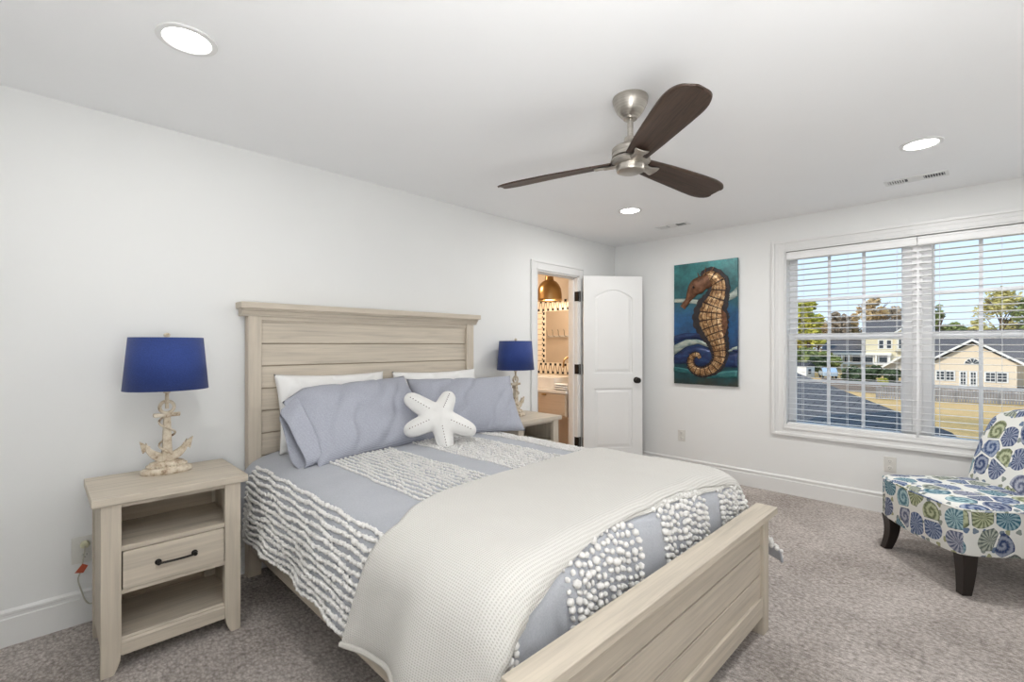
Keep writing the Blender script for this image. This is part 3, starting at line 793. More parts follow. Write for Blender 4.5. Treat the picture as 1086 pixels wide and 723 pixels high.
# starfish cushion
M_thread = plain('brown_thread', (.10, .045, .03, 1), .8)
def starfish():
    c = Vector((1.730, 2.36, .872))
    view = (Vector((0, 0, CZ))-c).normalized(); nrm = Vector((-.52, -.76, .36)).normalized()
    zx = nrm; xx = Vector((0, 0, 1)).cross(zx).normalized(); yy = zx.cross(xx)
    Mx = Matrix((xx, yy, zx)).transposed().to_4x4(); Mx.translation = c
    arms = [(147, .245), (203, .225), (281, .215), (334, .235), (66, .165)]
    def Rf(a):
        r = .01
        while r < .35:
            x, y = r*math.cos(a), r*math.sin(a); inside = r < .080
            for ang, L in arms:
                dx, dy = math.cos(R(ang)), math.sin(R(ang)); q = x*dx+y*dy; d = abs(-x*dy+y*dx); q2 = max(0, min(L-.042, q))
                wd = .068-.025*(q2/L)
                if math.hypot(q-q2, d) < wd: inside = True
            if not inside: break
            r += .0015
        return r
    n = 180; Rs = [Rf(2*PI*i/n) for i in range(n)]
    for _ in range(5): Rs = [(Rs[i-1]+2*Rs[i]+Rs[(i+1) % n])/4 for i in range(n)]
    m = MB(); K = 12
    bpt = [(Rs[i]*math.cos(2*PI*i/n), Rs[i]*math.sin(2*PI*i/n)) for i in range(n)]
    def hz(r, i):
        x, y = bpt[i % n][0]*r, bpt[i % n][1]*r
        d = min(math.hypot(x-a, y-b) for a, b in bpt)
        q = min(1, d/.075)
        return .060*math.sqrt(max(0, 1-(1-q)**2))+ .004*nz(x*22, y*22, 3)*q
    for side in (1, -1):
        cv = m.bm.verts.new((0, 0, side*hz(0, 0))); prev = None
        for k in range(1, K+1):
            r = math.sin(PI/2*k/K) 
            ring = [m.bm.verts.new((Rs[i]*r*math.cos(2*PI*i/n), Rs[i]*r*math.sin(2*PI*i/n), side*hz(r, i) if k < K else 0)) for i in range(n)]
            for i in range(n):
                if prev is None: m.bm.faces.new((cv, ring[i], ring[(i+1) % n]))
                else: m.bm.faces.new((prev[i], ring[i], ring[(i+1) % n], prev[(i+1) % n]))
            prev = ring
    bmesh.ops.remove_doubles(m.bm, verts=m.bm.verts, dist=.00005)
    o = m.build('starfish_cushion', M_star, smooth=True, angle=0); o.matrix_world = Mx
    tag(o, 'off-white starfish cushion with dark stitches leaning between the shams', 'cushion')
    for ang, L in arms:
        m = MB()
        a = R(ang); i = int(round(ang/360*n)) % n
        for k in range(2, 11):
            d = Rs[i]*(.16+.075*k)
            if d > Rs[i]*.9: break
            r = d/Rs[i]; z = hz(r, i)
            p = Vector((d*math.cos(a), d*math.sin(a), z+.0006))
            m.ball(p, .0034, 1, 1, .7, 1)
        s2 = m.build('stitching', M_thread, o); s2['label'] = 'row of dark brown stitches'
starfish()

# ------------------------------------------------------------------ nightstands
def nightstand(label, loc):
    """local origin: floor, front left of the top"""
    t = thing('nightstand', label, 'nightstand', loc, 0, 'bedside tables', world=False)
    W, D, T = .548, .44, .71; L0 = (0, 0, 0)
    MB().box(0, W, 0, D, T-.032, T).build('tabletop', M_oakx, t, bevel=.003, loc=L0)
    lx0, lx1, lw, yf = .028, .520, .064, .014
    for xa, s_ in ((lx0, 1), (lx1-lw, -1)):
        for ya, dep in ((yf, .04), (D-.055, .04)):
            m = MB()
            if s_ > 0: poly = [(xa, 0), (xa+.040, 0), (xa+.050, .02), (xa+.060, .05), (xa+lw, .085), (xa+lw, T-.032), (xa, T-.032)]
            else: poly = [(xa+lw, 0), (xa+lw, T-.032), (xa, T-.032), (xa, .085), (xa+.004, .05), (xa+.014, .02), (xa+.024, 0)]
            m.prism(poly, ya, ya+dep, 'xz'); m.build('leg', M_oakz, t, bevel=.002, loc=L0)
    for xa in (lx0+.006, lx1-.018): 
        MB().box(xa, xa+.012, yf+.04, D-.055, .07, T-.032).build('side_panel', M_oakz, t, loc=L0)
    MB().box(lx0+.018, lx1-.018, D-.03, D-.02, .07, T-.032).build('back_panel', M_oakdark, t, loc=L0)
    a, b = lx0+lw, lx1-lw
    MB().box(a, b, yf+.010, yf+.03, .660, T-.032).build('top_rail', M_oakx, t, loc=L0)
    MB().box(lx0+.018, lx1-.018, yf+.006, D-.03, .484, .503).build('shelf', M_oakx, t, loc=L0, bevel=.001)
    MB().box(lx0+.018, lx1-.018, yf+.006, D-.03, .312, .329).build('shelf', M_oakx, t, loc=L0, bevel=.001)
    MB().box(lx0+.018, lx1-.018, yf+.012, D-.03, .112, .130).build('shelf', M_oakx, t, loc=L0, bevel=.001)
    m = MB(); m.box(a, b, yf+.004, yf+.022, .068, .118); m.prism([(yf+.004, .118), (yf+.022, .134), (yf+.03, .134), (yf+.03, .118)], a, b, 'yz')
    m.build('bottom_rail', M_oakx, t, loc=L0)
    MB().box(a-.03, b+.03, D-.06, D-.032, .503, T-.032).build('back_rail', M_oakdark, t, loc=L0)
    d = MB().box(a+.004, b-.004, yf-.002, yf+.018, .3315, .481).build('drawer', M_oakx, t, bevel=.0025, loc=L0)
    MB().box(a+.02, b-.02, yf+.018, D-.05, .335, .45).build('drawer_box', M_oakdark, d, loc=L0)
    m = MB(); cx = (a+b)/2; hz = .408; hw = .064
    for s_ in (-1, 1):
        m.lathe([(.012, 0), (.012, .003), (.006, .006), (.005, .022)], 14, Matrix.Translation((cx+s_*hw, yf-.002, hz)) @ Matrix.Rotation(R(90), 4, 'X'))
        m.ball((cx+s_*hw, yf-.024, hz), .0085)
    m.tube([(cx-hw+(2*hw)*k/10, yf-.024-.007*math.sin(PI*k/10), hz) for k in range(11)], .0048, 8)
    m.build('drawer_pull', M_black, d, smooth=True, loc=L0)
    return t
ns = nightstand('whitewashed nightstand with one drawer standing nearer the camera', (.141, 2.43, 0))
n2 = copy_tree(ns); n2.location = (2.625, 2.578, 0); n2['label'] = 'whitewashed nightstand half hidden beyond the bed beside the doorway'

# ------------------------------------------------------------------ anchor lamps
def anchor_lamp(label, loc):
    t = thing('table_lamp', label, 'lamp', loc, 0, 'anchor table lamps', world=False); L0 = (0, 0, 0)
    m = MB(); m.lathe([(.098, 0), (.102, .004), (.102, .018), (.095, .024), (.078, .027), (.076, .034), (.068, .050), (.050, .056), (.001, .058)], 44, sy=.62, caps=False)
    for k in range(34):
        a = 2*PI*k/34; m.ball((.076*math.cos(a), .076*.62*math.sin(a), .036), .006, sub=1)
    m.build('lamp_base', M_antique, t, smooth=True, loc=L0, angle=50)
    m = MB()
    m.prism([(-.022, .045), (.022, .045), (.018, .12), (.015, .20), (.012, .275), (-.012, .275), (-.015, .20), (-.018, .12)], -.016, .016)
    m.prism([(-.050, .262), (.050, .262), (.052, .268), (.052, .280), (-.052, .280), (-.052, .268)], -.010, .010)
    # crescent arms
    n = 24; outer = []; inner = []
    for i in range(n+1):
        a = R(200+140*i/n); outer.append((.088*math.cos(a), .150+.102*math.sin(a))); inner.append((.084*math.cos(a), .172+.082*math.sin(a)+.006*abs(math.cos(a))))
    m.prism(outer+inner[::-1], -.0115, .0115)
    for s_ in (-1, 1):
        poly = [(s_*.066, .118), (s_*.101, .108), (s_*.100, .150), (s_*.084, .142)]
        poly = [(s_*.062, .128), (s_*.092, .100), (s_*.104, .158)]
        m.prism(poly if s_ > 0 else poly[::-1], -.0085, .0085)
    m.tube([(.028*math.cos(2*PI*k/24), 0, .308+.028*math.sin(2*PI*k/24)) for k in range(24)], .0075, 10, closed=True)
    m.build('anchor', M_antique, t, bevel=.004, loc=L0, smooth=True)
    pts = []
    for k in range(60):
        f = k/59; a = f*PI*3.6+.5; rr = .022+.006*math.sin(f*PI)
        pts.append((rr*math.cos(a)*1.15, rr*math.sin(a)*.85, .285-.20*f))
    m = MB(); m.tube(pts, .0048, 8); m.build('rope', M_antique, t, smooth=True, loc=L0)
    m = MB(); m.lathe([(.008, .30), (.008, .40)], 14); m.lathe([(.014, .375), (.014, .43)], 16); m.build('lamp_stem', M_antique, t, smooth=True, loc=L0)
    m = MB(); m.lathe([(.168, .392), (.1465, .636)], 64, caps=False, sy=.9); sh = m.build('lamp_shade', M_navy, t, smooth=True, angle=0, loc=L0)
    md = sh.modifiers.new('s', 'SOLIDIFY'); md.thickness = .003; md.offset = -1
    m = MB(); m.lathe([(.164, .394), (.143, .634)], 64, caps=False, sy=.9); m.build('shade_lining', M_navyin, sh, smooth=True, angle=0, loc=L0)
    m = MB(); m.tube([(-.13, 0, .628), (.13, 0, .628)], .002, 6); m.tube([(0, -.12, .628), (0, .12, .628)], .002, 6)
    m.tube([(0, 0, .42), (-.05, 0, .46), (-.055, 0, .56), (0, 0, .63), (.055, 0, .56), (.05, 0, .46), (0, 0, .42)], .002, 6); m.build('harp', M_nickel, t, loc=L0)
    m = MB(); m.lathe([(.006, .628), (.006, .638), (.012, .642), (.014, .650), (.009, .657), (.002, .659)], 18); m.build('finial', M_antique, t, smooth=True, loc=L0)
    return t
la = anchor_lamp('anchor table lamp with blue drum shade on the nearer nightstand', (.428, 2.745, .71))
lb = copy_tree(la); lb.location = (2.868, 2.835, .71); lb['label'] = 'anchor table lamp with blue drum shade beside the doorway'

# ------------------------------------------------------------------ outlets
def outlet_mesh(o, M):
    pass
def outlet(loc, rz, label, W=.078, hgt=.118):
    t = thing('wall_outlet', label, 'outlet', loc, rz, 'white wall outlets', world=False); L0 = (0, 0, 0)
    MB().box(-W/2, W/2, -.006, 0, -hgt/2, hgt/2).build('cover_plate', M_outlet, t, bevel=.003, loc=L0)
    for dz in (-.026, .026):
        s_ = MB(); s_.lathe([(.0165, 0), (.0165, .003), (.015, .004)], 24, Matrix.Translation((0, -.006, dz)) @ Matrix.Rotation(R(90), 4, 'X')); so = s_.build('socket', M_outlet, t, loc=L0)
        q = MB(); q.box(-.0075, -.005, -.0108, -.0098, dz-.002, dz+.007); q.box(.005, .0075, -.0108, -.0098, dz-.002, dz+.006); q.box(-.002, .002, -.0108, -.0098, dz-.011, dz-.007)
        q.build('slot', M_outdark, so, loc=L0)
    return t
outlet((.153, Y1, .345), 0, 'wall outlet with plug beside the nearer nightstand', .095, .125)
outlet((X1, 2.223, .383), R(-90), 'wall outlet below the seahorse picture')
outlet((X1, .536, .385), R(-90), 'wall outlet behind the armless chair')
# night plug with cord and tag
pg = thing('plugged_cord', 'cream power cord with a red tag hanging from the wall outlet', 'cord', (.150, Y1-.012, .37))
m = MB(); m.lathe([(.017, 0), (.018, .012), (.014, .022), (.006, .026)], 20, Matrix.Translation((.152, Y1-.0105, .371)) @ Matrix.Rotation(R(90), 4, 'X')); m.build('plug', plain('ivory_plastic', (.62, .60, .42, 1), .45), pg, smooth=True)
pts = catmull([(.152, Y1-.036, .368), (.149, Y1-.036, .335), (.143, Y1-.034, .29), (.135, Y1-.034, .25), (.128, Y1-.033, .215), (.140, Y1-.032, .16), (.152, Y1-.03, .115), (.17, Y1-.03, .09), (.20, Y1-.04, .10)], 50)
MB().tube(pts, .003, 7).build('cord', plain('cord_cream', (.50, .48, .40, 1), .5), pg, smooth=True)
Mx = Matrix.Translation((.140, Y1-.042, .268)) @ Matrix.Rotation(R(30), 4, 'Y') @ Matrix.Rotation(R(15), 4, 'Z')
o = MB().prism([(-.016, -.022), (.016, -.016), (.016, .018), (-.010, .022)], -.0005, .0005, 'xz', Mx).build('tag', plain('red_tag', (.62, .13, .07, 1), .6), pg)
o['label'] = 'small red warning tag'

# ------------------------------------------------------------------ seahorse picture
PY0, PY1, PZ0, PZ1 = 1.660, 2.292, .918, 2.135
pic = thing('seahorse_picture', 'tall teal and blue panel picture with a bronze relief seahorse', 'picture', (X1, (PY0+PY1)/2, PZ0))
PXF = X1-.030
def pq(p, q, d=0): return Vector((PXF-d, PY1-p*(PY1-PY0), PZ1-q*(PZ1-PZ0)))
def paintbg():
    s = NT('painted_metal_background'); tc = s.n('TexCoord'); sp = s.n('SeparateXYZ'); s.l(tc.outputs['Object'], sp.inputs[0])
    n1 = s.noise(tc.outputs['Object'], 4, 6, .7); n2 = s.noise(tc.outputs['Object'], 7, 6, .75)
    z = s.math('DIVIDE', s.math('SUBTRACT', sp.outputs[2], PZ0), PZ1-PZ0)
    zz_ = s.math('ADD', z, s.math('MULTIPLY', s.math('SUBTRACT', n1, .5), .22))
    c1 = s.ramp(zz_, [(.0, (.05, .055, .04, 1)), (.07, (.02, .09, .10, 1)), (.2, (.01, .05, .075, 1)), (.30, (.02, .045, .12, 1)), (.42, (.02, .10, .26, 1)), (.56, (.025, .13, .30, 1)), (.67, (.03, .12, .15, 1)), (.80, (.035, .17, .18, 1)), (1, (.05, .25, .25, 1))])
    f = s.ramp(n2, [(.35, (0, 0, 0, 1)), (.65, (1, 1, 1, 1))])
    s.base(s.mix(s.math('MULTIPLY', f, .6), c1, (.012, .018, .025, 1))); s.set(.35, .25); s.bump(n2, .3, .004); return s.m
MB().box(X1-.030, X1-.004, PY0, PY1, PZ0, PZ1).build('panel', paintbg(), pic, bevel=.002)
def wavestrip(top, bot, mat, d0, name='wave'):
    n = 24; poly_t = [pq(i/n*.996+.002, interp(top, i/n), d0) for i in range(n+1)]; poly_b = [pq(i/n*.996+.002, interp(bot, i/n), d0) for i in range(n+1)]
    m = MB()
    def fn(i, j):
        a, b = poly_t[i], poly_b[i]; p = a.lerp(b, j/4); p = p.copy(); p.x -= .004*math.sin(PI*j/4); return p
    m.grid(fn, n+1, 5); return m.build(name, mat, pic, smooth=True, solid=.002)
def brushed(name, a, b, c, sc_=9):
    s = NT(name); n1 = s.noise(s.coords('Object', (1, 1, 3)), sc_, 5, .7); s.base(s.ramp(n1, [(.3, a), (.5, b), (.7, c)])); s.set(.35, .3); return s.m
M_wv1 = brushed('pale_wave', (.10, .17, .17, 1), (.33, .38, .34, 1), (.52, .55, .47, 1)); M_wv2 = brushed('navy_wave', (.008, .010, .03, 1), (.015, .03, .10, 1), (.03, .08, .2, 1)); M_wv3 = brushed('teal_wave', (.01, .06, .07, 1), (.03, .14, .15, 1), (.07, .22, .2, 1))
wavestrip([(0, .285), (.2, .29), (.5, .315), (.75, .30), (.9, .27), (1, .225)], [(0, .315), (.2, .325), (.5, .35), (.75, .345), (.9, .325), (1, .30)], M_wv1, .0005)
wavestrip([(0, .60), (.2, .575), (.4, .58), (.6, .62), (.8, .68), (1, .71)], [(0, .66), (.2, .625), (.4, .625), (.6, .665), (.8, .715), (1, .73)], M_wv2, .0005)
wavestrip([(0, .68), (.2, .632), (.4, .63), (.6, .67), (.8, .72), (1, .685)], [(0, .76), (.2, .69), (.4, .665), (.6, .70), (.8, .745), (1, .71)], M_wv1, .001)
wavestrip([(0, .77), (.2, .70), (.4, .68), (.6, .71), (.8, .76), (1, .73)], [(0, .84), (.2, .83), (.4, .85), (.6, .86), (.8, .85), (1, .85)], M_wv2, .0007)
wavestrip([(0, .86), (.3, .88), (.55, .92), (.8, .88), (1, .87)], [(0, .90), (.3, .92), (.55, .945), (.8, .935), (1, .93)], M_wv3, .0007)
# halo of dark patina behind the seahorse, then the relief body
def gold():
    s = NT('bronze_scales'); tc = s.n('TexCoord'); sp = s.n('SeparateXYZ'); s.l(tc.outputs['UV'], sp.inputs[0])
    a = s.math('ABSOLUTE', s.math('SUBTRACT', s.math('FRACT', s.math('MULTIPLY', sp.outputs[0], 27)), .5))
    b = s.math('ABSOLUTE', s.math('SUBTRACT', s.math('FRACT', s.math('MULTIPLY', sp.outputs[1], 5)), .5))
    mk = s.math('LESS_THAN', s.math('MAXIMUM', a, b), .42)
    n1 = s.noise(s.coords('Object'), 30, 5, .7)
    g = s.ramp(n1, [(.34, (.10, .045, .022, 1)), (.5, (.36, .20, .085, 1)), (.66, (.70, .52, .30, 1))])
    s.base(s.mix(mk, (.035, .015, .010, 1), g)); s.set(.38, .45); s.bump(s.math('ADD', s.math('MULTIPLY', mk, .6), s.math('MULTIPLY', n1, .4)), .6, .004); return s.m
M_gold = gold()
M_bronze = plain('dark_bronze', (.14, .065, .035, 1), .4, .5, var=.5, scale=30)
spine = [(.50, .155, .085), (.60, .13, .10), (.72, .19, .105), (.70, .29, .12), (.62, .38, .165), (.60, .47, .185), (.645, .56, .15), (.70, .64, .115), (.735, .71, .095), (.735, .78, .08), (.67, .845, .072), (.56, .885, .062), (.44, .895, .055), (.33, .87, .05), (.28, .82, .044), (.31, .77, .038), (.39, .755, .032), (.44, .785, .024)]
SW = PY1-PY0
def relief(spine, mat, name, parent, hfac=.55, n=110, dz=.002, spikes=True):
    pts = catmull([(p*SW, q*(PZ1-PZ0), w*SW) for p, q, w in spine], n)
    m = MB(); uv = []
    K = 12
    def fn(i, j):
        a = pts[max(0, i-1)]; b = pts[min(n-1, i+1)]; t = Vector((b.x-a.x, b.y-a.y)); t.normalize(); nrm = Vector((-t.y, t.x))
        f = -1+2*j/K; w_ = pts[i].z*(1+.05*math.cos(i*2*PI*36/n))
        x = pts[i].x+nrm.x*w_*f; y = pts[i].y+nrm.y*w_*f
        d = dz+hfac*w_*math.sqrt(max(0, 1-f*f))*.8
        uv.append((i/(n-1), (j/K)))
        return Vector((PXF-d, PY1-x, PZ1-y))
    m.grid(fn, n, K+1)
    o = m.build(name, mat, parent, smooth=True, angle=0)
    l = o.data.uv_layers.new(name='UVMap')
    for lp in o.data.loops: l.data[lp.index].uv = uv[lp.vertex_index]
    return o, pts
halo, _ = relief([(p, q, w*1.55) for p, q, w in spine], plain('dark_patina', (.022, .018, .02, 1), .5, .3, var=.4, scale=20), 'patina_halo', pic, hfac=.03, dz=.0062)
body, bpts = relief(spine, M_gold, 'seahorse', pic, hfac=.42, dz=.007)
relief([(.60, .15, .10), (.45, .18, .125), (.35, .215, .12), (.29, .26, .075), (.24, .305, .048), (.18, .345, .046), (.155, .362, .05)], M_bronze, 'head', body, hfac=.5, n=40, dz=.010)
m = MB(); n = len(bpts)
for i in range(3, n-12, 3):
    a = bpts[i-1]; b = bpts[i+1]; t = Vector((b.x-a.x, b.y-a.y)); t.normalize(); nr = Vector((-t.y, t.x)); w_ = bpts[i].z
    for sg in ((-1, 1) if i > 50 else (-1,)):
        c = Vector((bpts[i].x+nr.x*w_*sg*.92, bpts[i].y+nr.y*w_*sg*.92)); tip = c+nr*sg*.018
        MB().tube([(PXF-.014, PY1-c.x, PZ1-c.y), (PXF-.012, PY1-tip.x, PZ1-tip.y)], [.006, .0012], 6).build('spike', M_bronze, pic)
for (p, q, p2, q2) in ((.52, .09, .53, .035), (.60, .085, .66, .04), (.44, .12, .40, .075), (.68, .12, .76, .085)):
    a = pq(p, q+.02, .014); b = pq(p2, q2+.01, .014); MB().tube([a, b], [.010, .002], 6).build('crest_spike', M_bronze, pic)
m = MB(); fin = [(.74, .38), (.84, .43), (.86, .52), (.82, .60), (.76, .62), (.74, .5)]
vs = [pq(p, q, .010) for p, q in fin]; A = [m.bm.verts.new(v) for v in vs]; m.bm.faces.new(A); m.build('fin', M_bronze, body, solid=.003)
MB().ball(pq(.36, .205, .052), .011).build('eye', M_blackplastic, body, smooth=True)

# ------------------------------------------------------------------ armless chair
def shellfabric():
    s = NT('seashell_print_fabric'); tc = s.n('TexCoord')
    SC = 12.5
    uvn = s.n('Mapping'); s.l(tc.outputs['UV'], uvn.inputs[0])
    def layer(scale, offset, rmax):
        mp = s.n('Mapping'); mp.inputs['Location'].default_value = offset; mp.inputs['Scale'].default_value = (scale, scale*.93, 1); s.l(tc.outputs['UV'], mp.inputs[0])
        v1 = s.n('TexVoronoi', voronoi_dimensions='2D', feature='F1'); v1.inputs['Scale'].default_value = 1; v1.inputs['Randomness'].default_value = .62; s.l(mp.outputs[0], v1.inputs['Vector'])
        ve = s.n('TexVoronoi', voronoi_dimensions='2D', feature='DISTANCE_TO_EDGE'); ve.inputs['Scale'].default_value = 1; ve.inputs['Randomness'].default_value = .62; s.l(mp.outputs[0], ve.inputs['Vector'])
        sub = s.n('VectorMath', operation='SUBTRACT'); s.l(mp.outputs[0], sub.inputs[0]); s.l(v1.outputs['Position'], sub.inputs[1])
        sp = s.n('SeparateXYZ'); s.l(sub.outputs[0], sp.inputs[0])
        sc3 = s.n('SeparateXYZ'); s.l(v1.outputs['Color'], sc3.inputs[0])
        ang = s.math('ARCTAN2', sp.outputs[1], sp.outputs[0])
        r = v1.outputs['Distance']
        wob = s.math('MULTIPLY', s.math('SINE', s.math('ADD', s.math('MULTIPLY', ang, s.math('ADD', s.math('FLOOR', s.math('MULTIPLY', sc3.outputs[1], 3)), 1)), s.math('MULTIPLY', sc3.outputs[2], 6))), .06)
        rr = s.math('ADD', r, wob)
        mask = s.math('MULTIPLY', s.math('GREATER_THAN', ve.outputs['Distance'], .045), s.math('LESS_THAN', rr, rmax))
        return mask, r, ang, sc3, ve.outputs['Distance']
    m1, r, ang, c3, ed = layer(8.6, (0, 0, 0), .50)
    spiral = s.math('SINE', s.math('ADD', s.math('MULTIPLY', r, 22), ang))
    ribs = s.math('SINE', s.math('ADD', s.math('MULTIPLY', ang, 15), s.math('MULTIPLY', r, 6)))
    pick = s.math('GREATER_THAN', c3.outputs[2], .55)
    det = s.math('ADD', s.math('MULTIPLY', spiral, s.math('SUBTRACT', .85, s.math('MULTIPLY', pick, .75))), s.math('MULTIPLY', ribs, s.math('ADD', .2, s.math('MULTIPLY', pick, .6))))
    n1 = s.noise(tc.outputs['UV'], 70, 4, .7)
    det = s.math('ADD', s.math('MULTIPLY', det, .28), n1)
    rampc = s.n('ValToRGB'); rampc.color_ramp.interpolation = 'CONSTANT'
    cols = [(0, (.035, .075, .24, 1)), (.2, (.03, .22, .32, 1)), (.38, (.30, .34, .10, 1)), (.5, (.06, .13, .34, 1)), (.66, (.14, .36, .44, 1)), (.8, (.24, .28, .20, 1)), (.9, (.20, .22, .36, 1))]
    e = rampc.color_ramp.elements
    while len(e) < len(cols): e.new(.5)
    for el, (p, c) in zip(e, cols): el.position = p; el.color = c
    s.l(c3.outputs[0], rampc.inputs[0])
    dk = s.mix(.6, rampc.outputs[0], (.012, .025, .06, 1)); lt = s.mix(.35, rampc.outputs[0], (.78, .80, .74, 1))
    inner = s.mix(s.ramp(det, [(.28, (0, 0, 0, 1)), (.72, (1, 1, 1, 1))]), dk, lt)
    edge = s.math('LESS_THAN', ed, .07)
    inner = s.mix(s.math('MULTIPLY', edge, .6), inner, (.04, .07, .13, 1))
    m2, r2, a2, c32, ed2 = layer(24, (3.3, 1.7, 0), .32)
    small = s.mix(c32.outputs[0], (.35, .36, .20, 1), (.12, .18, .30, 1))
    gate = s.math('GREATER_THAN', c32.outputs[1], .55)
    basec = s.mix(s.math('MULTIPLY', m2, gate), (.74, .745, .71, 1), small)
    s.base(s.mix(m1, basec, inner)); s.set(.85); s.bump(s.noise(tc.outputs['UV'], 900, 2), .15, .001); return s.m
M_shell = shellfabric()
def box_uv(o):
    me = o.data; uv = me.uv_layers.new(name='UVMap')
    for p in me.polygons:
        nx, ny, nz_ = abs(p.normal.x), abs(p.normal.y), abs(p.normal.z)
        for li in p.loop_indices:
            c = me.vertices[me.loops[li].vertex_index].co
            if nz_ > .75: u = (c.x+.3, c.y+2.0)
            elif ny >= nx: u = (c.x, c.z*1.0)
            else: u = (c.y+.9, c.z)
            uv.data[li].uv = u
CHX, CHY = (3.918+3.43)/2, (.463+.079)/2
chair = thing('slipper_chair', 'armless slipper chair in seashell print fabric with dark tapered legs', 'chair', (CHX, CHY, 0), R(-141.8), world=False)
L0 = (0, 0, 0)
def seatshape():
    m = MB(); W2 = .335; D0, D1 = -.035, .60
    K = 64; prof_ = [(0.205, .985), (.215, 1.0), (.40, 1.0), (.445, .998), (.458, .985), (.466, .95), (.474, .80), (.478, .5), (.479, .0)]
    rings = []
    for z, k in prof_:
        ring = []
        for i in range(K):
            a = 2*PI*i/K; ca, sa = math.cos(a), math.sin(a); e = .16
            x = math.copysign(abs(ca)**e, ca)*W2; yn = math.copysign(abs(sa)**e, sa)
            y = (D0+D1)/2+yn*(D1-D0)/2
            y -= .030*(1-(x/W2)**2)*(1 if yn < 0 else 0)*abs(yn)
            x *= 1-.05*max(0, yn)
            xx = x*k; yy = (D0+D1)/2+(y-(D0+D1)/2)*k
            zz_ = z
            if z < .22:
                zz_ = z+.020*math.exp(-((abs(x)-.30)/.12)**2)*0+.012*(abs(xx)/W2)**2
            ring.append(m.bm.verts.new((xx, yy, zz_)))
        rings.append(ring)
    for A, B in zip(rings, rings[1:]):
        for i in range(K):
            m.bm.faces.new((A[i], A[(i+1) % K], B[(i+1) % K], B[i]))
    m.bm.faces.new(rings[0][::-1])
    bmesh.ops.remove_doubles(m.bm, verts=m.bm.verts, dist=.0004)
    return m, W2, D0, D1
m, W2, D0, D1 = seatshape()
seat = m.build('seat', M_shell, chair, smooth=True, angle=50, loc=L0); box_uv(seat)
pts = []
K = 72
for i in range(K):
    a = 2*PI*i/K; ca, sa = math.cos(a), math.sin(a); e = .16
    x = math.copysign(abs(ca)**e, ca)*W2; yn = math.copysign(abs(sa)**e, sa); y = (D0+D1)/2+yn*(D1-D0)/2
    y -= .030*(1-(x/W2)**2)*(1 if yn < 0 else 0)*abs(yn); x *= 1-.05*max(0, yn)
    pts.append((x, y, .452))
pip = MB().tube(pts, .0045, 6, closed=True).build('piping', M_shell, seat, smooth=True, loc=L0); uv_from(pip, lambda v: (v.co.x, v.co.y))
m = MB(); nu, nv = 36, 40
def backw(v):
    w_ = .315+.018*math.sin(PI*min(1, v*.9))
    if v > .80: w_ = w_-(.33-0)*(1-math.sqrt(max(0, 1-((v-.80)/.20)**2)))*.42
    return w_
for side in (1, -1):
    def fb(i, j):
        u = -1+2*i/(nu-1); v = j/(nv-1)
        uu = math.copysign(abs(u)**.9, u); x = uu*backw(v); 
        tk = .065*max(0, 1-abs(u)**8)**.5*max(0, 1-abs(2*v-1)**14)**.5
        y = .50+.17*v**1.25+.02*v+ side*-tk + .015*(1-u*u)*0
        z = .43+.52*v - .01*(1-u*u)*0 - (.045*u*u*v**4)
        return Vector((x, y, z))
    m.grid(fb, nu, nv)
bmesh.ops.remove_doubles(m.bm, verts=m.bm.verts, dist=.0002)
bk = m.build('backrest', M_shell, chair, smooth=True, angle=60, loc=L0); box_uv(bk)
for sx in (-1, 1):   # front legs: tapered sabre, flaring forward
    m = MB(); rings = []
    for k in range(9):
        f = k/8; z = .215*(1-f); hw = .036-.013*f; fy = (-.004-.030*f**2.2+.01*math.sin(PI*f))*(1 if sx < 0 else .25)
        cx, cy = sx*.288, .012+fy
        rings.append([m.bm.verts.new((cx+a*hw, cy+b*hw, z)) for a, b in ((-1, -1), (1, -1), (1, 1), (-1, 1))])
    for A, B in zip(rings, rings[1:]):
        for i in range(4): m.bm.faces.new((A[i], A[(i+1) % 4], B[(i+1) % 4], B[i]))
    m.bm.faces.new(rings[0]); m.bm.faces.new(rings[-1][::-1])
    m.build('leg', M_espresso, chair, loc=L0, bevel=.003)
    m = MB(); rings = []
    for k in range(7):
        f = k/6; z = .22*(1-f); hw = .026-.008*f
        rings.append([m.bm.verts.new((sx*.27+a*hw, .55+.05*f**1.4+b*hw, z)) for a, b in ((-1, -1), (1, -1), (1, 1), (-1, 1))])
    for A, B in zip(rings, rings[1:]):
        for i in range(4): m.bm.faces.new((A[i], A[(i+1) % 4], B[(i+1) % 4], B[i]))
    m.bm.faces.new(rings[0]); m.bm.faces.new(rings[-1][::-1])
    m.build('leg', M_espresso, chair, loc=L0, bevel=.003)

# ------------------------------------------------------------------ outdoors
G = -3.0
fw_ = Vector((math.cos(YAW), math.sin(YAW), 0)); rt_ = Vector((math.sin(YAW), -math.cos(YAW), 0))
def at(u, d, z=G):     # a spot d metres out, in the direction of column u
    p = fw_*d+rt_*((u-543)/F*d); return Vector((p.x, p.y, z))
def lawnmat():
    s = NT('golden_autumn_lawn'); v = s.coords('Object'); n1 = s.noise(v, .12, 5, .6); n2 = s.noise(v, 2.5, 4, .7)
    f = s.math('ADD', s.math('MULTIPLY', n1, .6), s.math('MULTIPLY', n2, .4))
    s.base(s.ramp(f, [(.3, (.22, .20, .06, 1)), (.46, (.52, .33, .11, 1)), (.60, (.74, .46, .18, 1))])); s.set(.95); return s.m
M_lawn = lawnmat()
M_drive = plain('pale_concrete_drive', (.42, .38, .34, 1), .9, var=.1, scale=.5)
M_road = plain('grey_road', (.20, .20, .22, 1), .9, var=.1, scale=.5)
M_mulch = plain('brown_leaf_litter', (.24, .16, .10, 1), .95, var=.3, scale=1)
MB().box(4.9, 480, -260, 300, G-.3, G).build('ground', M_lawn)['kind'] = 'structure'
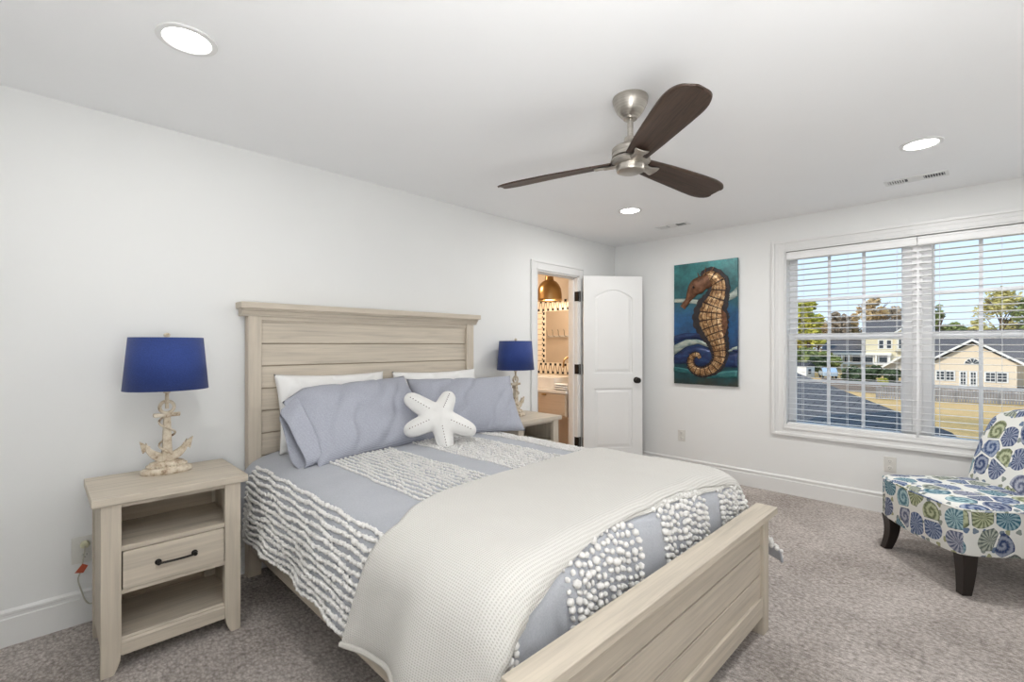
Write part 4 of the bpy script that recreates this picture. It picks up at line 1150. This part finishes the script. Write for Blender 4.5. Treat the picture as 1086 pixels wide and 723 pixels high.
def patch(name, pts, mat, dz):
    m = MB(); m.prism([(p.x, p.y) for p in pts], G+.001, G+dz, 'xy'); o = m.build(name, mat); struct(o); return o
patch('drive', [at(880, 46), at(960, 40), at(1100, 37), at(1100, 48), at(960, 56), at(870, 62)], M_mulch, .02)
patch('road', [at(790, 45), at(868, 50), at(872, 58), at(790, 66)], M_road, .04)
M_shing = None
def shingles(name, a, b, sc_=3.2):
    s = NT(name); tc = s.n('TexCoord'); br = s.n('TexBrick'); mp = s.n('Mapping'); s.l(tc.outputs['UV'], mp.inputs[0]); s.l(mp.outputs[0], br.inputs['Vector'])
    br.inputs['Scale'].default_value = sc_; br.inputs['Color1'].default_value = a; br.inputs['Color2'].default_value = b
    br.inputs['Mortar'].default_value = tuple(x*.35 for x in a[:3])+(1,); br.inputs['Mortar Size'].default_value = .025
    n1 = s.noise(s.coords('Object'), 40, 3); s.base(s.mix(s.math('MULTIPLY', n1, .5), br.outputs[0], tuple(x*.6 for x in a[:3])+(1,))); s.set(.9); s.bump(br.outputs['Fac'], -.6, .03); return s.m
M_sh_own = shingles('slate_blue_shingles', (.11, .10, .098, 1), (.17, .158, .152, 1), 1.5)
M_sh_far = shingles('brown_grey_shingles', (.13, .12, .12, 1), (.18, .165, .16, 1), 1.6)
# own lower roof just outside the window (hip falling away to the right)
def own_roof():
    r1 = Vector((15.0, 3.9, .95)); r2 = Vector((5.6, -.45, .33-.02)); r1 = at(838, 15.5, .50); r2 = at(1010, 4.55, .31+0.16-.0)
    # ridge/hip from r1 (far) to r2 (near, right)
    near = [Vector((4.86, r2.y-.15, .22)), Vector((4.86, 4.6, .22-.0)), Vector((14, 9, -.6))]
    m = MB(); 
    P_ = [Vector((4.84, .05, .28)), r2, r1, Vector((14.0, 8.5, -.3)), Vector((4.84, 4.5, -.45))]
    n = (r2-r1).cross(Vector((6.0, 3.2, -.2))-r1).normalized()
    if n.z < 0: n = -n
    def zon(x, y): return r1.z-((x-r1.x)*n.x+(y-r1.y)*n.y)/n.z
    face = [Vector((4.84, -.02, 0)), Vector((r2.x, r2.y, 0)), Vector((r1.x, r1.y, 0)), Vector((13.0, 8.0, 0)), Vector((4.84, 4.2, 0))]
    for f in face: f.z = zon(f.x, f.y)
    back = [r2, r1, r1+Vector((4, -5, -2.2)), Vector((4.9+2.0, -3.2, -1.6)), Vector((4.84, -1.4, -1.0))]
    a = [m.bm.verts.new(p) for p in face]; b_ = [m.bm.verts.new(p+Vector((0, 0, -.15))) for p in face]
    m.bm.faces.new(a); m.bm.faces.new(b_[::-1])
    for i in range(5): m.bm.faces.new((a[i], a[(i+1) % 5], b_[(i+1) % 5], b_[i]))
    o = m.build('lower_roof', M_sh_own); d = (r1-r2).normalized(); e = n.cross(d)
    uv_from(o, lambda v: ((v.co-r2).dot(Vector((0, 1, 0))), (v.co-r2).dot(Vector((1, 0, 0)))))
    tag(o, 'slate blue shingled lower roof just outside the window', 'roof'); return o
own_roof()
# houses -----------------------------------------------------------
M_cream = plain('cream_siding', (.74, .62, .46, 1), .8, var=.03, scale=.6); M_hwhite = plain('white_house_trim', (.80, .79, .75, 1), .6); M_hglass = plain('dark_house_glass', (.05, .06, .07, 1), .15)
M_yellow = plain('pale_yellow_siding', (.72, .65, .46, 1), .8, var=.03, scale=.6)
hx0 = 68.0
h1 = thing('gable_house', 'cream single-storey house with white-edged gable and fan window', 'house', (hx0, 1.4, G))
yc = 1.34; e0, e1 = yc-3.75, yc+3.3; ze, zp = -.42, 1.80
m = MB(); m.prism([(yc-3.35, G), (yc+2.95, G), (yc+2.95, ze-.1), (yc-.2, zp-.28), (yc-3.35, ze-.1)], hx0, hx0+7, 'yz'); m.box(hx0+4, hx0+15, -14, 4.0, G, -.35)
m.build('wall', M_cream, h1)
m = MB()
m.prism([(yc-3.75, ze-.18), (yc-.2, zp), (yc+3.35, ze-.18), (yc+3.35, ze-.0), (yc-.2, zp+.16), (yc-3.75, ze-.0)], hx0-.45, hx0+9, 'yz')
m.prism([(hx0+3.5, -.45), (hx0+9.5, 3.1), (hx0+15.5, -.45)], -14.5, 4.6, 'xz')
rf = m.build('roof', M_sh_far, h1); uv_from(rf, lambda v: (v.co.y, v.co.z*2+v.co.x*.3))
m = MB()
for a, b in (((yc-3.85, ze-.10), (yc-.2, zp+.10)), ((yc-.2, zp+.10), (yc+3.45, ze-.10))):
    dx, dz = b[0]-a[0], b[1]-a[1]
    m.prism([(a[0], a[1]-.16), (b[0], b[1]-.16), (b[0], b[1]+.08), (a[0], a[1]+.08)], hx0-.55, hx0-.45, 'yz')
m.build('roof_trim', M_hwhite, h1)
def hwin(parent, x, y0, y1, z0, z1, name='window', cols_=2, rows_=3):
    m = MB(); m.box(x-.06, x, y0-.10, y1+.10, z0-.10, z1+.10); f = m.build(name, M_hwhite, parent)
    m = MB()
    for i in range(cols_):
        for j in range(rows_):
            a = y0+(y1-y0)*i/cols_; b = y0+(y1-y0)*(i+1)/cols_; c = z0+(z1-z0)*j/rows_; d = z0+(z1-z0)*(j+1)/rows_
            m.box(x-.09, x-.055, a+.03, b-.03, c+.03, d-.03)
    m.build('pane', M_hglass, f)
for ua, ub in ((991, 1000), (1002, 1011), (1045, 1055), (1057, 1067)):
    hwin(h1, hx0, yc-(ub-1028)*.0688, yc-(ua-1028)*.0688, -2.35, -1.45)
for ua, ub in ((1018, 1024), (1029, 1035)): hwin(h1, hx0, yc-(ub-1028)*.0688, yc-(ua-1028)*.0688, G+.2, -1.45, 'glazed_door', 2, 4)
m = MB(); poly = [(yc-.2+.62*math.cos(PI*i/14), -.62+.60*math.sin(PI*i/14)) for i in range(15)]; m.prism(poly, hx0-.06, hx0, 'yz'); fr = m.build('fan_window', M_hwhite, h1)
m = MB()
for i in range(5):
    a0, a1 = PI*(i+.12)/5, PI*(i+.88)/5
    m.prism([(yc-.2+.12*math.cos(a0), -.60+.12*math.sin(a0)), (yc-.2+.55*math.cos(a0), -.60+.53*math.sin(a0)), (yc-.2+.55*math.cos((a0+a1)/2), -.60+.53*math.sin((a0+a1)/2)), (yc-.2+.55*math.cos(a1), -.60+.53*math.sin(a1)), (yc-.2+.12*math.cos(a1), -.60+.12*math.sin(a1))], hx0-.09, hx0-.055, 'yz')
m.build('pane', M_hglass, fr)
# farther house
D2 = 80.0; c2 = at(930, D2)
h2 = thing('two_storey_house', 'pale yellow two-storey house with white porch and dark roof', 'house', tuple(c2), 0, world=False)
vd = Vector((c2.x, c2.y, 0)).normalized(); h2.rotation_euler = (0, 0, math.atan2(vd.y, vd.x)-R(90))   # local -y towards the room
k_ = D2/F*math.hypot(1, (930-543)/F)   # metres per pixel at this range
def lx(u): return (u-930)*D2/F*.80
def lz(v): return (366-v)*D2/F+CZ-G
m = MB(); m.box(lx(918), lx(975), 0, 9, 0, lz(356)); m.box(lx(872), lx(930), 2, 9, 0, lz(373)); m.prism([(lx(948), lz(352)), (lx(957), lz(350)), (lx(966), lz(352)), (lx(966), lz(372)), (lx(948), lz(372))], -.8, .2); m.build('wall', M_yellow, h2, loc=L0)
m = MB()
m.prism([(-.6, lz(356)), (4.5, lz(338)), (9.6, lz(356))], lx(914), lx(980), 'yz')
m.prism([(.2, lz(374)), (5, lz(360)), (9.6, lz(374))], lx(868), lx(931), 'yz')
rf = m.build('roof', M_sh_far, h2, loc=L0); uv_from(rf, lambda v: (v.co.x, v.co.z*2+v.co.y*.3))
m = MB(); m.prism([(lx(945), lz(354.5)), (lx(956.5), lz(347)), (lx(968), lz(354.5)), (lx(968), lz(356)), (lx(956.5), lz(349)), (lx(945), lz(356))], -1.1, .6)
m.prism([(lx(930), lz(389)), (lx(962), lz(371)), (lx(994), lz(389)), (lx(994), lz(391)), (lx(962), lz(373)), (lx(930), lz(391))], -7.5, -6.6)
m.box(lx(882), lx(945), -.6, .2, lz(376.5), lz(374)); m.box(lx(882), lx(945), -.6, 0, lz(386.5), lz(385))
m.build('roof_trim', M_hwhite, h2, loc=L0)
m = MB(); m.prism([(lx(933), lz(389)), (lx(962), lz(373)), (lx(991), lz(389)), (lx(991), 0), (lx(933), 0)], -6.6, 0); m.build('garage_wall', plain('grey_siding', (.50, .47, .43, 1), .8), h2, loc=L0)
for u in (884, 892, 900, 914, 929, 943):
    MB().box(lx(u)-.12, lx(u)+.12, -.5, -.25, 0, lz(376.5)).build('porch_column', M_hwhite, h2, loc=L0)
for ua, ub, va, vb, yy in ((886, 891, 377, 385, 2), (894, 899, 377, 385, 2), (903, 912, 377, 385, 2), (916, 926, 377, 385, 0), (932, 941, 377, 385, 0), (932, 937, 361, 369, 0), (940, 945, 361, 369, 0), (952, 956, 360, 369, -.8), (958, 962, 360, 369, -.8)):
    f = MB().box(lx(ua)-.15, lx(ub)+.15, yy-.08, yy, lz(vb)-.15, lz(va)+.15).build('window', M_hwhite, h2, loc=L0)
    MB().box(lx(ua)+.05, lx(ub)-.05, yy-.12, yy-.07, lz(vb), lz(va)).build('pane', M_hglass, f, loc=L0)
# picket fence
M_fence = plain('weathered_fence', (.28, .27, .27, 1), .9, var=.2, scale=2)
fa, fb_ = at(930, 38), at(1130, 33); L = (fb_-fa).length
fe = thing('picket_fence', 'weathered grey picket fence at the edge of the golden lawn', 'fence', tuple(fa), math.atan2((fb_-fa).y, (fb_-fa).x), world=False)
m = MB(); n = int(L/.16)
for i in range(n): 
    x = i*.16; m.prism([(x, .04), (x+.12, .04), (x+.12, .92), (x+.06, .99), (x, .92)], -.012, .012)
m.build('pickets', M_fence, fe, loc=L0)
for z in (.25, .75): MB().box(0, L, .012, .06, z, z+.09).build('fence_rail', M_fence, fe, loc=L0)
for i in range(int(L/2.4)+1): MB().box(i*2.4-.05, i*2.4+.05, .06, .16, 0, 1.08).build('fence_post', M_fence, fe, loc=L0)
# trees and shrubs
M_bark = plain('bark', (.12, .085, .06, 1), .95, var=.3, scale=3)
def leafmat(name, a, b):
    s = NT(name); oi = s.n('TexCoord'); n1 = s.noise(oi.outputs['Object'], 1.3, 4, .7); s.base(s.ramp(n1, [(.35, a), (.65, b)])); s.set(.8); s.b.inputs['Subsurface Weight'].default_value = 0; return s.m
LM_ = {'yellow': leafmat('yellow_green_leaves', (.34, .36, .06, 1), (.74, .68, .14, 1)), 'tan': leafmat('tan_leaves', (.42, .28, .14, 1), (.74, .58, .32, 1)), 'bare': leafmat('bare_twigs', (.26, .20, .14, 1), (.50, .40, .29, 1)), 'green': leafmat('green_leaves', (.13, .18, .06, 1), (.36, .42, .15, 1)), 'dark': leafmat('dark_hedge', (.04, .07, .035, 1), (.13, .18, .08, 1)), 'gold': leafmat('gold_green_leaves', (.42, .40, .12, 1), (.78, .68, .30, 1))}
rt = random.Random(11)
def tree(u, d, vtop, wpx, kind, label, nleaf=900, ls=.30, vbase=None, bush=False):
    base = at(u, d); top = (366-vtop)*d/F+CZ; Hh = top-G; rw = wpx/2*d/F*.95
    t = thing('tree' if not bush else 'shrub', label, 'tree' if not bush else 'shrub', tuple(base), 0, world=False)
    m = MB()
    if not bush:
        m.tube([(0, 0, 0), (.1, .05, Hh*.35), (0, 0, Hh*.85)], [Hh*.03, Hh*.022, .03], 7)
        for k in range(9):
            a = rt.uniform(0, 6.28); z0 = Hh*rt.uniform(.3, .7); r_ = rw*rt.uniform(.5, .95)
            m.tube([(0, 0, z0), (math.cos(a)*r_*.5, math.sin(a)*r_*.5, z0+Hh*.12), (math.cos(a)*r_, math.sin(a)*r_, z0+Hh*.22)], [Hh*.010, Hh*.006, .02], 5)
        m.build('trunk', M_bark, t, loc=L0)
    V = []; Fc = []
    cl = []
    for k in range(14 if not bush else 7):
        a = rt.uniform(0, 6.28); rr = rw*math.sqrt(rt.random())*.72; zz_ = Hh*(rt.uniform(.32, .86) if not bush else rt.uniform(.25, .65)); sc_ = 1-.5*max(0, zz_/Hh-.5)*2*.7
        cl.append((Vector((math.cos(a)*rr*sc_, math.sin(a)*rr*sc_, zz_)), rw*rt.uniform(.26, .45)))
    cl.append((Vector((0, 0, Hh*.90 if not bush else Hh*.6)), rw*.28))
    nleaf = int(nleaf*1.9); ls *= 1.35
    for k in range(nleaf):
        c, r_ = rt.choice(cl); q = Vector((rt.gauss(0, 1), rt.gauss(0, 1), rt.gauss(0, 1))); q.normalize(); q *= r_*(rt.random()**.4)
        if bush: q.z *= Hh/rw*.8 if rw > Hh else 1
        p = c+q; p.z = min(max(p.z, .05), Hh)
        A = Matrix.Rotation(rt.uniform(0, 6.28), 3, 'Z') @ Matrix.Rotation(rt.uniform(0, 3.14), 3, 'X'); s_ = ls*rt.uniform(.5, 1.2)
        b0 = len(V)
        for c4 in ((-1, 0, 0), (0, -.55, .1), (1, 0, 0), (0, .55, .1)): V.append(tuple(p+(A @ Vector(c4))*s_))
        Fc.append((b0, b0+1, b0+2, b0+3))
    me = bpy.data.meshes.new('foliage'); me.from_pydata(V, [], Fc); me.materials.append(LM_[kind])
    o = bpy.data.objects.new('foliage', me); C.objects.link(o); o.parent = t
tree(858, 78, 316, 46, 'yellow', 'yellow-green tree farthest left in the window view', 2600, .36)
tree(838, 84, 326, 40, 'gold', 'green-gold tree at the left window edge', 1600, .36)
tree(886, 96, 329, 34, 'bare', 'thin grey-brown tree beside the yellow-green tree', 1300, .30)
tree(906, 98, 331, 34, 'tan', 'tan autumn tree behind the pale yellow house wing', 1500, .34)
tree(928, 104, 312, 40, 'tan', 'tall tan tree rising above the two-storey roof', 1500, .30)
tree(950, 102, 322, 34, 'bare', 'sparse brown tree behind the two-storey roof', 900, .28)
tree(975, 106, 318, 36, 'gold', 'pale gold tree behind the window mullion', 1100, .30)
tree(996, 100, 318, 20, 'green', 'small dark green tree left of the gable house ridge', 700, .28)
tree(1012, 108, 341, 34, 'green', 'low green tree line above the gable house ridge', 900, .30)
tree(1034, 106, 338, 30, 'gold', 'low golden tree beyond the gable house ridge', 900, .30)
tree(1062, 92, 301, 50, 'gold', 'tall pale gold tree above the gable house', 1700, .28)
tree(1088, 90, 314, 44, 'green', 'green tree at the far right of the window view', 1500, .34)
tree(1104, 98, 300, 50, 'gold', 'gold tree beyond the right window edge', 900, .34)
for k, (u, vt, kd, lb_) in enumerate(((690, 322, 'green', 'green tree hidden behind the picture wall'), (735, 318, 'gold', 'gold tree hidden behind the wall beside the window'), (780, 320, 'tan', 'tan tree hidden behind the window casing'), (812, 322, 'yellow', 'yellow tree hidden just past the window edge'), (846, 338, 'green', 'far green tree line below the yellow-green tree'), (868, 340, 'tan', 'far tan tree between the yellow-green and grey-brown trees'), (893, 343, 'bare', 'far brown tree just above the porch wing roof'), (1000, 345, 'tan', 'far tan tree just right of the window mullion'), (1075, 343, 'green', 'far green tree low behind the tall pale gold tree'))):
    tree(u, 125+k*4, vt, 44, kd, lb_, 1300, .42)
tree(866, 68, 372, 26, 'dark', 'dark green shrub beside the small white shed', 1100, .30, bush=True)
tree(852, 74, 358, 30, 'green', 'rounded green shrub below the yellow-green tree', 1200, .34, bush=True)
tree(878, 76, 366, 28, 'green', 'rounded green shrub in front of the house wing', 1100, .32, bush=True)
tree(900, 58, 387, 30, 'dark', 'dark hedge shrub behind the pale blue car', 1500, .24, bush=True)
tree(922, 56, 386, 30, 'dark', 'dark hedge shrub in front of the white porch', 1500, .24, bush=True)
tree(943, 54, 389, 26, 'dark', 'dark hedge shrub nearest the grey garage gable', 1300, .24, bush=True)
tree(938, 47, 397, 12, 'yellow', 'small yellow-green shrub before the hedge', 500, .18, bush=True)
# small shed and car
sh = thing('garden_shed', 'small white shed among the shrubs at the left of the view', 'shed', tuple(at(853, 64)), R(-15), world=False)
MB().box(-1.0, 1.0, -.8, .8, 0, 1.5).build('wall', M_hwhite, sh, loc=L0); MB().prism([(-1.15, 1.5), (1.15, 1.5), (0, 2.0)], -.95, .95).build('roof', M_sh_far, sh, loc=L0)
MB().box(-.5, .1, -.84, -.79, .5, 1.15).build('window', M_hglass, sh, loc=L0)
cr = thing('parked_car', 'pale blue car parked beside the dark hedge', 'car', tuple(at(878, 62, G+.01)), R(20), world=False)
M_car = plain('pale_blue_car_paint', (.50, .60, .68, 1), .25, .2); 
m = MB()
body_ = [(-1.9, .35), (1.9, .35), (1.95, .7), (1.75, .86), (1.0, .95), (.45, 1.35), (-.9, 1.38), (-1.5, .98), (-1.9, .92)]
m.prism(body_, -.8, .8); m.build('body', M_car, cr, loc=L0, bevel=.06)
MB().prism([(-1.35, .98), (.90, .98), (.42, 1.29), (-.85, 1.31)], -.815, .815).build('windows', M_hglass, cr, loc=L0)
for x in (-1.2, 1.2):
    for y in (-.78, .62): MB().lathe([(.32, 0), (.32, .18)], 20, Matrix.Translation((x, y+.18, .32)) @ Matrix.Rotation(R(90), 4, 'X')).build('wheel', M_blackplastic, cr, loc=L0)
for o in bpy.data.objects:
    if '_w' in o: del o['_w']
